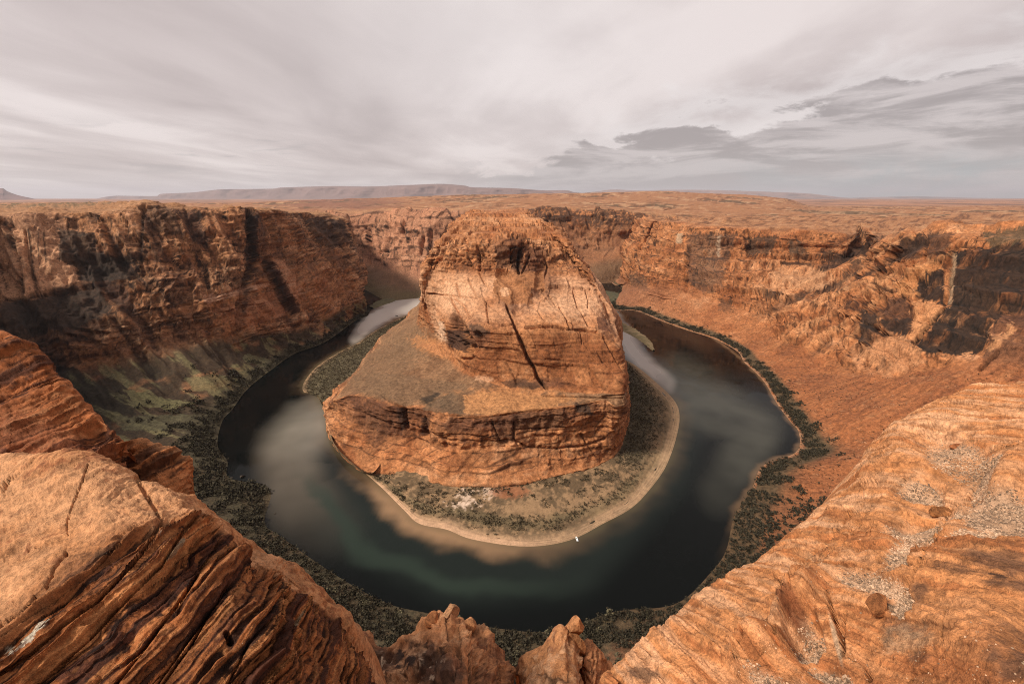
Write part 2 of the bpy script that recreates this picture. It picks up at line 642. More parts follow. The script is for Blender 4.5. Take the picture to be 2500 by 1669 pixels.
# ------------------------------------------------------------------ the river
OUTER = [(1000, 731), (923, 740), (900, 768), (868, 783), (795, 834), (722, 862), (671, 896), (607, 947), (568, 998), (543, 1028),
         (531, 1085), (555, 1125), (560, 1166), (612, 1183), (657, 1192), (648, 1213), (646, 1273), (683, 1307), (747, 1354),
         (811, 1397), (939, 1469), (1049, 1497), (1177, 1527), (1347, 1540), (1500, 1492), (1649, 1473), (1705, 1435),
         (1735, 1397), (1773, 1341), (1794, 1256), (1837, 1188), (1863, 1136), (1944, 1102), (1950, 1055), (1927, 1026),
         (1897, 985), (1867, 934), (1816, 883), (1744, 827), (1679, 806), (1607, 780), (1555, 759), (1478, 750)]
INNER = [(1000, 766, 1010, 788), (919, 806, 940, 822), (876, 836, 905, 868), (833, 857, 878, 900), (778, 891, 850, 930),
         (744, 930, 830, 955), (741, 956, 815, 968), (769, 962, 808, 990), (794, 1008, 803, 1015), (801, 1060, 806, 1062),
         (828, 1103, 835, 1105), (886, 1150, 892, 1145), (934, 1192, 938, 1142), (985, 1243, 985, 1156),
         (1023, 1277, 1049, 1177), (1091, 1292, 1134, 1183), (1155, 1316, 1220, 1182), (1283, 1333, 1300, 1173),
         (1390, 1318, 1370, 1160), (1475, 1276, 1430, 1145), (1539, 1241, 1475, 1130), (1582, 1199, 1505, 1110),
         (1625, 1139, 1520, 1088), (1650, 1071, 1530, 1045), (1659, 1015, 1530, 1000), (1646, 977, 1527, 960),
         (1603, 934, 1524, 925), (1545, 888, 1515, 880), (1490, 862, 1470, 852)]


def W0(p):
    return pt((p[0], p[1], 0))[:2]


def sdist(x, y, line):
    best = np.full(x.shape, 1e9)
    for a, b in zip(line[:-1], line[1:]):
        v_ = b - a
        t = np.clip(((x - a[0]) * v_[0] + (y - a[1]) * v_[1]) / (v_ @ v_ + 1e-9), 0, 1)
        best = np.minimum(best, np.hypot(x - a[0] - t * v_[0], y - a[1] - t * v_[1]))
    return best


def smooth_line(pts, n=6):
    A = np.array(pts, float)
    return herm(A, [n] * (len(A) - 1), 1.0)


inner_w = smooth_line([W0(p) for p in INNER])
outer_w = smooth_line([W0(p) for p in OUTER])

gx = np.linspace(-900, 900, 500)
gy = np.concatenate([np.linspace(120, 900, 330), np.linspace(905, 2600, 200)])
GX, GY = np.meshgrid(gx, gy, indexing='ij')
RP = np.stack([GX, GY, np.zeros_like(GX)], -1)
di = sdist(GX, GY, inner_w)
do = sdist(GX, GY, outer_w)
wob = fbm(RP, 60, 3, 2.0)
wob2 = .8 * fbm(RP, 30, 3, 6.0, g=.5)
wc = np.broadcast_to(np.array([.0028, .0040, .0038]), RP.shape).copy()
Xr0, Yr0, _d = project(RP)
wq = 9 * fbm(RP, 70, 3, 9.0)
# wind ripples, with sky reflection painted as pale grey bands along the long reaches
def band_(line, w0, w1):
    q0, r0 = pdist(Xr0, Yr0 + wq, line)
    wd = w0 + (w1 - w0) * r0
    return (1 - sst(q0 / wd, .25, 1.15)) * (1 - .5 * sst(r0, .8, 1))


sky_sheen = np.maximum(band_([(1010, 738), (950, 755), (905, 785), (868, 830)], 34, 20), band_([(1486, 765), (1530, 830), (1570, 885), (1625, 940)], 26, 30) * .75)
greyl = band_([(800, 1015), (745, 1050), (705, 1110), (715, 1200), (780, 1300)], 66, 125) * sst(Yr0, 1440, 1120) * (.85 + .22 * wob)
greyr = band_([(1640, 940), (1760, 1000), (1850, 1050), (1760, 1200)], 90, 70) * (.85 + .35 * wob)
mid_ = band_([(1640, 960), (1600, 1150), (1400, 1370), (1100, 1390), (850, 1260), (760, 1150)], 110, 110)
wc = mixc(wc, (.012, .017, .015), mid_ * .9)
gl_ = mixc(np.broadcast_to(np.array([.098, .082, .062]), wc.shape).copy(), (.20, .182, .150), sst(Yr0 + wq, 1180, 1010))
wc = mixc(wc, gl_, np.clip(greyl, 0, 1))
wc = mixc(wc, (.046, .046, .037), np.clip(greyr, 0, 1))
wc = mixc(wc, (.56, .51, .455), np.clip(sky_sheen, 0, 1) * .92)
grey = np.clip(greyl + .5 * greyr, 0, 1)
ripple = np.clip(sky_sheen + .35 * grey, 0, 1)
# the pale shoal in front of the point bar, seen through the water
shx = sst(GX, 90, -60) * sst(GY, 470, 400)
wc = mixc(wc, (.33, .20, .11), sst(di + 9 * wob2, 26, 2) * (.10 + .90 * shx) * .9)
wc = mixc(wc, (.022, .034, .026), sst(np.abs(di - 50 + 10 * wob), 14, 2) * shx * .8)
wc = mixc(wc, (.10, .08, .045), sst(di + 5 * wob2, 10, 0) * .5)
wc = mixc(wc, (.22, .13, .07), sst(do + 5 * wob2, 7, 0) * .5 * sst(GX + 40 * wob, 150, 260))
a_, b_ = GX.shape
idx = np.arange(a_ * b_).reshape(a_, b_)
q = np.stack([idx[:-1, :-1], idx[1:, :-1], idx[1:, 1:], idx[:-1, 1:]], -1).reshape(-1, 4)
m = bpy.data.materials.new('river_water')
m.use_nodes = True
S = NT(m.node_tree)
b = m.node_tree.nodes['Principled BSDF']
at = S.n('ShaderNodeVertexColor', layer_name='albedo')
S.put(b.inputs['Base Color'], at.outputs[0])
S.put(b.inputs['Roughness'], S.m('ADD', S.m('MULTIPLY', at.outputs[1], .32), .05))
b.inputs['IOR'].default_value = 1.34
S.put(b.inputs['Specular IOR Level'], S.m('ADD', S.m('MULTIPLY', at.outputs[1], .3), .12))
tcn = S.n('ShaderNodeTexCoord')
bp = S.n('ShaderNodeBump')
bp.inputs['Distance'].default_value = .10
bp.inputs['Strength'].default_value = 1
big_ = S.noise(tcn.outputs['Object'], .018, 3, .5, .6)
rip = S.m('MULTIPLY', S.noise(tcn.outputs['Object'], .9, 3, .5), S.ss(big_, .42, .60))
S.put(bp.inputs['Height'], rip)
m.node_tree.links.new(bp.outputs[0], b.inputs['Normal'])
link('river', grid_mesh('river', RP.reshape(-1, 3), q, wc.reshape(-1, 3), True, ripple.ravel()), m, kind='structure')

# ------------------------------------------------------------------ canyon walls (one ring of columns, split into objects)
T = 't'
# level: 0 bed, 1 water edge, 2 bank, 3 top of talus, 4 ledge, 5 foot of upper cliff, 6 rim, 7 plateau behind, 8 further back
def colm(w1, w2, w3, w4, w5, w6, w7, w8):
    p1, p2 = pt(w1 if len(w1) > 2 else w1 + (0,)), pt(w2)
    o = p1 + (p1 - p2) / (np.linalg.norm((p1 - p2)[:2]) + 1e-6) * 14
    p0 = ('w', o[0], o[1], -6)
    return [p0, w1 if len(w1) > 2 else w1 + (0,), w2, w3, w4, w5, w6, w7, w8]


RIGHT = [
    colm(('w', 420, 2300, 0), ('w', 440, 2300, 5), ('w', 480, 2290, 40), ('w', 500, 2280, 120), ('w', 520, 2270, 170), ('w', 560, 2260, 225), ('w', 700, 2300, 240), ('w', 900, 2600, 250)),
    colm(('w', 372, 1690, 0), ('w', 385, 1685, 5), ('w', 400, 1680, 30), ('w', 420, 1680, 110), ('w', 450, 1680, 160), ('w', 500, 1690, 222), (1650, 532, T, 2000), (1680, 524, T, 2400)),
    colm((1516, 700), (1520, 698, 3), (1535, 693, T, 1560), (1545, 650, T, 1560), (1575, 600, T, 1570), (1607, 543, T, 1600), (1640, 532, T, 1900), (1660, 522, T, 2500)),
    colm((1490, 752), (1505, 742, 5), (1545, 700, T, 1400), (1560, 655, T, 1430), (1585, 605, T, 1480), (1625, 542, T, 1520), (1660, 531, T, 1850), (1700, 521, T, 2500)),
    colm((1555, 759), (1568, 750, 5), (1600, 700, T, 1290), (1605, 660, T, 1320), (1625, 610, T, 1350), (1660, 549, T, 1400), (1700, 532, T, 1750), (1740, 521, T, 2500)),
    colm((1607, 780), (1622, 770, 5), (1690, 706, T, 1185), (1698, 655, T, 1210), (1708, 608, T, 1235), (1722, 557, T, 1270), (1760, 534, T, 1650), (1800, 521, T, 2500)),
    colm((1679, 806), (1697, 796, 6), (1780, 745, T, 1085), (1795, 690, T, 1110), (1810, 626, T, 1190), (1815, 567, T, 1225), (1850, 538, T, 1600), (1900, 521, T, 2500)),
    colm((1744, 827), (1764, 818, 6), (1860, 790, T, 985), (1880, 702, T, 1050), (1900, 632, T, 1150), (1892, 571, T, 1180), (1920, 542, T, 1550), (1970, 521, T, 2500)),
    colm((1799, 857), (1825, 850, 6), (1905, 845, T, 890), (1960, 712, T, 970), (2010, 643, T, 1100), (1985, 572, T, 1150), (2010, 543, T, 1500), (2060, 521, T, 2500)),
    colm((1816, 883), (1848, 875, 6), (1960, 868, T, 830), (2030, 728, T, 920), (2060, 640, T, 1060), (2082, 580, T, 1110), (2085, 545, T, 1500), (2110, 521, T, 2500)),
    colm((1840, 905), (1872, 895, 6), (2000, 885, T, 790), (2060, 735, T, 880), (2105, 640, T, 1010), (2108, 560, T, 1250), (2112, 545, T, 1500), (2140, 521, T, 2500)),
    colm((1867, 934), (1903, 925, 6), (2060, 910, T, 730), (2090, 735, T, 830), (2130, 645, T, 880), (2160, 585, T, 910), (2175, 552, T, 1300), (2200, 521, T, 2500)),
    colm((1897, 985), (1940, 975, 6), (2150, 922, T, 655), (2185, 790, T, 710), (2215, 680, T, 755), (2265, 564, T, 800), (2280, 545, T, 1200), (2300, 521, T, 2500)),
    colm((1927, 1026), (1975, 1022, 7), (2240, 915, T, 610), (2285, 800, T, 655), (2320, 680, T, 695), (2376, 562, T, 740), (2390, 540, T, 1150), (2410, 520, T, 2500)),
    colm((1950, 1055), (2012, 1070, 7), (2400, 885, T, 555), (2430, 790, T, 590), (2450, 680, T, 640), (2500, 558, T, 690), (2530, 538, T, 1100), (2560, 520, T, 2500)),
    colm((1944, 1102), (2035, 1100, 8), (2620, 930, T, 500), (2640, 820, T, 530), (2660, 690, T, 580), (2700, 560, T, 630), (2750, 536, T, 1050), (2800, 520, T, 2500)),
    colm((1863, 1136), (1935, 1150, 8), (2800, 1080, T, 430), (2850, 900, T, 460), (2900, 740, T, 510), (2950, 570, T, 560), (3050, 540, T, 1000), (3200, 520, T, 2500)),
    colm((1837, 1188), (1905, 1210, 8), (2900, 1300, T, 360), ('w', 600, 190, 190), ('w', 650, 160, 230), ('w', 700, 130, 280), ('w', 900, 120, 282), ('w', 2000, 100, 284)),
]
NEAR = [
    RIGHT[-2],
    RIGHT[-1],
    colm((1794, 1256), (1872, 1270, 8), ('w', 330, 150, 70), ('w', 345, 100, 130), ('w', 350, 60, 190), ('w', 350, 20, 250), ('w', 370, -20, 280), ('w', 500, -300, 286)),
    colm((1773, 1341), (1850, 1362, 8), ('w', 250, 135, 60), ('w', 250, 85, 120), ('w', 230, 45, 185), ('w', 190, 5, 245), ('w', 190, -30, 280), ('w', 200, -300, 288)),
    colm((1735, 1397), (1800, 1435, 8), ('w', 190, 120, 55), ('w', 180, 70, 115), ('w', 140, 30, 180), ('w', 90, -2, 245), ('w', 90, -30, 282), ('w', 100, -300, 290)),
    colm((1649, 1473), (1690, 1530, 8), ('w', 130, 118, 50), ('w', 115, 65, 110), ('w', 80, 28, 175), ('w', 40, -2, 240), ('w', 40, -30, 282), ('w', 50, -300, 292)),
    colm((1500, 1492), (1520, 1570, 8), ('w', 75, 115, 48), ('w', 60, 62, 110), ('w', 40, 26, 175), ('w', 15, -3, 240), ('w', 15, -30, 284), ('w', 15, -300, 294)),
    colm((1347, 1540), (1350, 1620, 8), ('w', 30, 112, 46), ('w', 25, 60, 110), ('w', 15, 25, 175), ('w', 5, -4, 240), ('w', 5, -30, 285), ('w', 5, -300, 295)),
    colm((1177, 1527), (1170, 1605, 8), ('w', -15, 112, 46), ('w', -12, 60, 110), ('w', -8, 25, 175), ('w', -4, -4, 240), ('w', -4, -30, 285), ('w', -5, -300, 295)),
    colm((1049, 1497), (1030, 1570, 8), ('w', -55, 113, 47), ('w', -45, 60, 110), ('w', -30, 26, 175), ('w', -14, -3, 240), ('w', -14, -30, 284), ('w', -15, -300, 295)),
    colm((939, 1469), (900, 1535, 8), ('w', -95, 116, 50), ('w', -80, 62, 112), ('w', -60, 28, 175), ('w', -26, -2, 240), ('w', -26, -30, 282), ('w', -30, -300, 293)),
    colm((811, 1397), (762, 1450, 9), ('w', -145, 122, 52), ('w', -130, 70, 115), ('w', -110, 32, 180), ('w', -60, 0, 243), ('w', -60, -30, 282), ('w', -70, -300, 290)),
    colm((683, 1307), (625, 1350, 10), ('w', -230, 140, 60), ('w', -230, 90, 120), ('w', -220, 45, 185), ('w', -190, 8, 245), ('w', -190, -20, 280), ('w', -200, -300, 287)),
    colm((646, 1273), (560, 1300, 12), ('w', -400, 230, 70), ('w', -450, 220, 130), ('w', -520, 200, 200), ('w', -600, 170, 262), ('w', -700, 140, 276), ('w', -1500, 100, 282)),
]
LEFT = [
    NEAR[-2],
    NEAR[-1],
    colm((657, 1192), (500, 1210, 12), ('w', -500, 290, 92), ('w', -560, 300, 150), ('w', -610, 310, 215), ('w', -680, 320, 274), (-500, 515, T, 760), (-600, 505, T, 1500)),
    colm((560, 1166), (400, 1170, 12), (-220, 1010, T, 560), (-180, 850, T, 600), (-100, 730, T, 660), (-40, 529, T, 720), (-50, 515, T, 900), (-60, 500, T, 1500)),
    colm((555, 1125), (430, 1118, 11), (20, 960, T, 625), (30, 835, T, 650), (60, 705, T, 710), (90, 520, T, 765), (80, 510, T, 900), (60, 498, T, 1500)),
    colm((531, 1085), (450, 1062, 10), (170, 915, T, 670), (150, 815, T, 690), (185, 690, T, 740), (205, 518, T, 795), (200, 508, T, 930), (190, 496, T, 1500)),
    colm((543, 1028), (480, 1012, 10), (270, 890, T, 710), (290, 780, T, 725), (300, 675, T, 770), (310, 506, T, 818), (305, 500, T, 930), (290, 496, T, 1500)),
    colm((568, 998), (530, 982, 8), (390, 855, T, 750), (380, 760, T, 765), (390, 655, T, 790), (370, 497, T, 835), (370, 497, T, 950), (370, 508, T, 1500)),
    colm((607, 947), (580, 933, 7), (500, 835, T, 800), (500, 735, T, 815), (490, 640, T, 845), (460, 508, T, 880), (460, 509, T, 1000), (460, 520, T, 1500)),
    colm((671, 896), (650, 884, 6), (590, 822, T, 860), (595, 725, T, 880), (600, 625, T, 900), (600, 510, T, 935), (600, 512, T, 1100), (600, 525, T, 1500)),
    colm((722, 862), (705, 852, 6), (665, 815, T, 930), (660, 720, T, 945), (660, 620, T, 970), (667, 513, T, 1010), (680, 514, T, 1200), (690, 525, T, 1500)),
    colm((795, 834), (782, 826, 5), (755, 800, T, 1010), (745, 710, T, 1040), (735, 610, T, 1080), (726, 521, T, 1130), (730, 521, T, 1300), (740, 530, T, 1600)),
    colm((868, 783), (858, 777, 5), (835, 755, T, 1130), (820, 690, T, 1170), (808, 600, T, 1210), (790, 528, T, 1250), (790, 526, T, 1400), (790, 533, T, 1700)),
    colm((900, 766), (894, 758, 4), (885, 730, T, 1240), (884, 680, T, 1265), (872, 600, T, 1300), (850, 540, T, 1340), (830, 531, T, 1500), (820, 536, T, 1800)),
    colm(('w', -470, 1390, 0), ('w', -480, 1395, 5), ('w', -490, 1400, 40), ('w', -500, 1405, 110), ('w', -530, 1410, 180), ('w', -580, 1430, 240), ('w', -650, 1500, 250), ('w', -700, 1700, 250)),
    colm(('w', -760, 1700, 0), ('w', -770, 1690, 5), ('w', -780, 1680, 40), ('w', -800, 1660, 110), ('w', -820, 1640, 180), ('w', -840, 1600, 240), ('w', -860, 1600, 250), ('w', -900, 1700, 250)),
]
# level: 0 bed, 1 water, 2 top of talus, 3 ledge, 4 rim, 5 plateau
BACK = [
    [('w', -700, 1780, -6), ('w', -720, 1800, 0), ('w', -740, 1830, 60), ('w', -760, 1840, 150), ('w', -780, 1860, 245), ('w', -800, 1960, 250)],
    [(790, 715, -6), (790, 708, 0), (790, 655, T, 1700), (790, 590, T, 1730), (790, 522, T, 1780), (790, 519, T, 1950)],
    [(880, 713, -6), (878, 704, 0), (880, 640, T, 1720), (885, 580, T, 1745), (890, 517, T, 1790), (890, 514, T, 1950)],
    [(942, 738, -6), (938, 731, 0), (940, 655, T, 1640), (945, 595, T, 1690), (960, 514, T, 1750), (960, 511, T, 1950)],
    [(1000, 738, -6), (998, 730, 0), (1005, 676, T, 1590), (1010, 605, T, 1640), (1018, 512, T, 1720), (1018, 509, T, 1950)],
    [(1060, 730, -6), (1058, 722, 0), (1070, 690, T, 1560), (1070, 610, T, 1620), (1075, 513, T, 1700), (1075, 510, T, 1950)],
    [(1130, 720, -6), (1128, 712, 0), (1135, 690, T, 1600), (1135, 610, T, 1660), (1140, 515, T, 1720), (1140, 511, T, 1950)],
    [(1250, 710, -6), (1250, 702, 0), (1250, 650, T, 1740), (1250, 590, T, 1790), (1262, 516, T, 1840), (1262, 512, T, 2000)],
    [(1380, 705, -6), (1380, 697, 0), (1385, 655, T, 1740), (1385, 590, T, 1790), (1350, 508, T, 1840), (1350, 505, T, 2000)],
    [(1450, 700, -6), (1450, 693, 0), (1450, 640, T, 1740), (1445, 600, T, 1780), (1430, 512, T, 1830), (1430, 508, T, 2000)],
    [(1500, 696, -6), (1500, 690, 0), (1530, 630, T, 1730), (1525, 590, T, 1780), (1515, 517, T, 1820), (1515, 512, T, 2000)],
    [(1570, 696, -6), (1570, 690, 0), (1610, 630, T, 1740), (1600, 590, T, 1780), (1600, 526, T, 1820), (1600, 518, T, 2000)],
    [('w', 640, 1700, -6), ('w', 640, 1710, 0), ('w', 640, 1750, 60), ('w', 645, 1800, 150), ('w', 650, 1840, 225), ('w', 660, 1950, 235)],
]

WALLS = {}


def varnish(L, c, amt, off=0.0, dark=VARN, streak=1.0):
    """desert varnish: dark manganese films that run down steep faces"""
    P = L.P
    st = sst(1 - np.abs(L.N[..., 2]), .45, .8)
    s = fbm(P, 26, 4, off + 20, sc=(1, 1, .16)) * streak + .8 * fbm(P, 90, 2, off + 30)
    return mixc(c, dark, sst(s, .55 - amt, 1.05 - amt) * st * .92)


RING = Loft(RIGHT + NEAR[2:] + LEFT[2:], 2.6, 2.6)
UN, UL = len(RIGHT) - 1, len(RIGHT) + len(NEAR) - 3
U_, V_ = RING.U, RING.V
kn = sst(U_, UN - 1.5, UN + .5) * (1 - sst(U_, UL - .5, UL + 1.5))       # 1 on the near slope
kl = sst(U_, UL - .5, UL + 1)                                             # 1 on the left wall
tal = 1 - sst(V_, 2.8, 3.25)
# ribs and gullies run down the talus and the broken lower cliff
q_ = RING.A / 26 + 1.3 * perlin(RING.A / 90, V_ * 1.1, V_ * 0) + (V_ - 3) * .8
rib = (1 - 2 * np.abs(perlin(q_, V_ * .55, V_ * 0 + 3.3))) - .4
am = sst(V_, 1.6, 2.4) * (1 - sst(V_, 4.4, 5.2))
RING.push((5.0 + 1.5 * kl) * rib * am * (1 - .8 * kn) * (1 - .55 * tal))
RING.normals()
rough_up(RING, 1.0 - .45 * kn, off=1.0, joint=.9 + .3 * kl, bed=1.35 - .35 * kl)
rk = sst(V_, 2.9, 3.3) * (1 - sst(V_, 6.2, 7)) * (1 - kn)
terrace(RING, 24.0, rk * (.75 - .5 * kl), 7.0, 9.0, 200, .16)
terrace(RING, 7.0, rk * (.5 - .2 * kl), 8.0, 4.0, 90, .2)
terrace(RING, 4.0, sst(V_, 5.9, 6.3) * .9 * (1 - kn), 9.0, 6.0, 120, .2)
bk = sst(V_, 3.0, 3.3) * (1 - sst(V_, 5.8, 6.02)) * (1 - kn)
blocks(RING, 60, 30, 5.5, bk, 1.0, .2)
j1, r1_ = blocks(RING, 22, 13, 2.6, bk, 2.0, -.15, .10)
j2, r2_ = blocks(RING, 9, 5, 1.3, bk, 3.0, .1, .14)
RING.J = np.clip(j1 + .6 * j2, 0, 1)
RING.R = .5 * r1_ + .5 * r2_
RW, NW, LW = RING.part(0, UN), RING.part(UN, UL), RING.part(UL, 99)
RWt, NWt, LWt = [1 - sst(L_.V, 2.8, 3.25) for L_ in (RW, NW, LW)]
BW = Loft(BACK, 2.5, 2.3)
BWt = 1 - sst(BW.V, 1.7, 2.2)
rough_up(BW, 1.0, off=4.0, joint=1.3, bed=.8)
bkb = sst(BW.V, 2.0, 2.3) * (1 - sst(BW.V, 4.0, 4.1))
blocks(BW, 90, 60, 9, bkb, 5.0, .1)
jb, rb2 = blocks(BW, 30, 26, 5, bkb, 6.0, -.1, .12)

# --- left wall: dark, varnished, green talus at its foot
X, Y = LW.px()
rp_ = (X * .83 - Y * .56) / 46 + .35 * fbm(LW.P, 90, 2, 71)
ra_ = (X * .56 + Y * .83) / 420
rbL = (1 - 2 * np.abs(perlin(rp_, ra_, ra_ * 0 + 2.4))) - .45 + .35 * ((1 - 2 * np.abs(perlin(rp_ * 2.6, ra_ * 1.5, ra_ * 0 + 7.4))) - .45)
rmL = sst(LW.V, 2.2, 2.8) * (1 - sst(LW.V, 5.7, 6.0))
LW.push(11.0 * rbL * rmL)
LW.normals()
carve(LW, [
    ([(613, 505), (612, 560), (622, 620), (606, 680), (590, 740), (585, 800)], 13, 16),
    ([(352, 500), (345, 560), (340, 620), (352, 668)], 5, 4),
    ([(452, 510), (475, 590), (500, 650), (515, 730)], 5, 4),
    ([(728, 560), (735, 620), (730, 690)], 6, 8),
    ([(650, 640), (690, 720), (715, 765)], 14, 12),
    ([(0, 733), (100, 722), (190, 708), (290, 690), (360, 668)], 4, 4),
    ([(60, 560), (70, 640), (88, 700), (98, 720)], 4, 5), ([(20, 560), (45, 640), (55, 715)], 5, 6),
    ([(280, 780), (330, 850), (355, 880)], 6, 6),
    ([(490, 732), (560, 712), (640, 690)], 3, 4),
])
X, Y = LW.px()
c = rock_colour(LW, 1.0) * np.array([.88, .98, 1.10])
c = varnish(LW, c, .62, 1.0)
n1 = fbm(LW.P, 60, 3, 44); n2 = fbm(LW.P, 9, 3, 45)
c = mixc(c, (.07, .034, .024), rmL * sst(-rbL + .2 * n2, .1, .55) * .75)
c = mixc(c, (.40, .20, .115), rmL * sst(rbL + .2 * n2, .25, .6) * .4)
c = c * (.75 + .5 * LW.R)[..., None]
c = mixc(c, (.018, .011, .009), LW.J * .75)
c = mixc(c, (.085, .044, .028), sst(n1 + n2 * .7, -.1, .6) * .6 * sst(LW.V, 2.5, 3.5))
pale = blob(X, Y, 60, 610, 110, 110, 0, .3, n2 * .4) * (1 - .8 * sst(fbm(LW.P, 14, 3, 51, sc=(1, 1, .08)), .25, .6))
c = mixc(c, (.40, .215, .125), pale * .8)
c = mixc(c, (.42, .20, .10), blob(X, Y, 165, 660, 38, 26, 0, .2) * .8)
for (cx, cy, rx, ry, ro, am) in [(130, 770, 170, 60, 0, .75), (260, 660, 90, 45, 0, .6), (230, 960, 140, 70, 30, .8), (420, 760, 70, 50, 10, .3)]:
    c = mixc(c, VARN * .8, blob(X, Y, cx, cy, rx, ry, ro, .5, n2 * .5) * am)
for (cx, cy, rx, ry, ro, am) in [(600, 780, 70, 30, -15, .7), (250, 900, 60, 22, 0, .7), (700, 700, 60, 45, 50, .5), (630, 700, 60, 14, -20, .6), (500, 745, 120, 12, -12, .5), (800, 700, 60, 60, 0, .3)]:
    c = mixc(c, ROCK1, blob(X, Y, cx, cy, rx, ry, ro, .6, n2 * .6) * am)
qs = fbm(np.stack([LW.A / 16, LW.V * 1.6 + .01 * LW.A, LW.V * 0], -1), 1.0, 4, 12, g=.6)
K1 = lambda l: [(x / 2.34, 430 + y / 2.34) for x, y in l]
wx_, wy_ = 7 * n2, 5 * fbm(LW.P, 12, 3, 46)
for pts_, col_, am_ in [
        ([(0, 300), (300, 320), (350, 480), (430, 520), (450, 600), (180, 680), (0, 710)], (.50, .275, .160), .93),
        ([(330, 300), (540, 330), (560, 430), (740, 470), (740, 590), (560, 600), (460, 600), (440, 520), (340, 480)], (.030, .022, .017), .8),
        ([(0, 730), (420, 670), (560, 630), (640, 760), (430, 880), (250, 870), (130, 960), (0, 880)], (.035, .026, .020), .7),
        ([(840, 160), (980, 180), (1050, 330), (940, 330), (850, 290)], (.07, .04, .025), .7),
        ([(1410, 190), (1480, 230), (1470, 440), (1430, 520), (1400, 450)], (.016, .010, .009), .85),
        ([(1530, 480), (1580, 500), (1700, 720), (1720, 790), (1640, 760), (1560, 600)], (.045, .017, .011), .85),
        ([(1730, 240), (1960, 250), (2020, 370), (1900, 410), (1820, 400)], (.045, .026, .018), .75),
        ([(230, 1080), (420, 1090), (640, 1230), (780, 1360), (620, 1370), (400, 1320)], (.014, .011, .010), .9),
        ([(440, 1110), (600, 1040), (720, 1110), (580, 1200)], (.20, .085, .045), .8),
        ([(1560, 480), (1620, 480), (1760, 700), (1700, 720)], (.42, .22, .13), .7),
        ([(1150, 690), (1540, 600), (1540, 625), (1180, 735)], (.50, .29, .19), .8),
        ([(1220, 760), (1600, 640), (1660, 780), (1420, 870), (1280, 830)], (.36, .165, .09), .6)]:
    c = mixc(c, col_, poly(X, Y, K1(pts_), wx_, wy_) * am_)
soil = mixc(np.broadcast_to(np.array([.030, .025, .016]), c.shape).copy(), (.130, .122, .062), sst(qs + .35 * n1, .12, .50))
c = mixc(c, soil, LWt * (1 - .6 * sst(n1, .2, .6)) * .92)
for ln_, w_ in [([(28, 560), (45, 640), (56, 715)], 3.5), ([(68, 560), (80, 640), (86, 712)], 4), ([(0, 640), (20, 718)], 3), ([(105, 568), (112, 640)], 2.5), ([(12, 545), (30, 600)], 8), ([(92, 560), (96, 650)], 1.6),
                ([(613, 512), (616, 560), (622, 620)], 12), ([(618, 620), (606, 690), (592, 760)], 6), ([(648, 640), (690, 720), (712, 760)], 12), ([(350, 520), (345, 640)], 5)]:
    q_, _r = pdist(X + 3 * n2 + w_ * .9 * n1, Y, ln_)
    c = mixc(c, (.022, .014, .011), (1 - sst(q_ + w_ * .5 * n2, w_ * .3, w_ * 1.2)) * .8)
for pts_, col_, am_ in [([(700, 1210), (900, 1260), (1130, 1300), (960, 1335), (770, 1310)], (.15, .140, .068), .85),
                        ([(640, 1375), (1240, 1350), (1150, 1450), (700, 1450)], (.085, .080, .045), .8),
                        ([(1050, 1150), (1250, 1130), (1400, 1180), (1250, 1240), (1100, 1220)], (.16, .145, .072), .7),
                        ([(1400, 1010), (1560, 1050), (1500, 1090), (1380, 1060)], (.13, .125, .065), .6)]:
    c = mixc(c, col_, poly(X, Y, K1(pts_), wx_, wy_) * am_)
flat = sst(LW.N[..., 2], .6, .9)
c = mixc(c, (.34, .18, .09), flat * sst(LW.V, 5.8, 6.1) * .8)
c = mixc(c, (.09, .085, .05), sst(LW.V, 7.0, 7.6) * sst(n1 + n2, -.3, .3) * .7)
c = mixc(c, (.07, .06, .035), sst(LW.V, 2.25, 1.8) * .9)
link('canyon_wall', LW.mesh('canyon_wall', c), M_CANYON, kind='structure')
LW.col = c

RIBS = []
rr = np.random.default_rng(5)
for k in range(26):
    f_ = k / 25
    x0 = 2165 + 190 * f_ + rr.normal() * 12; y0 = 585 + 30 * rr.random()
    x1 = 1890 + 290 * f_ + rr.normal() * 14; y1 = 800 + 60 * f_ + rr.normal() * 14
    a0 = .5 * rr.random(); a1 = min(1.0, a0 + .25 + .5 * rr.random())
    q0 = (x0 + (x1 - x0) * a0, y0 + (y1 - y0) * a0); q1 = (x0 + (x1 - x0) * a1, y0 + (y1 - y0) * a1)
    qm = ((q0[0] + q1[0]) / 2 + rr.normal() * 8, (q0[1] + q1[1]) / 2 + rr.normal() * 6)
    RIBS.append(([q0, qm, q1], 3.5 + 2 * rr.random(), 2.5 + 3 * rr.random()))
X, Y = RW.px()
rp_ = (X * .50 + Y * .87) / 30 + .22 * fbm(RW.P, 80, 2, 61)
ra_ = (X * -.87 + Y * .50) / 330
rb_ = (1 - 2 * np.abs(perlin(rp_, ra_, ra_ * 0 + 4.4))) - .45 + .35 * ((1 - 2 * np.abs(perlin(rp_ * 2.7, ra_ * 1.3, ra_ * 0 + 9.4))) - .45)
rm_ = blob(X, Y, 2110, 700, 245, 125, -28, .35)
RW.push(8.5 * rb_ * rm_)
RW.normals()
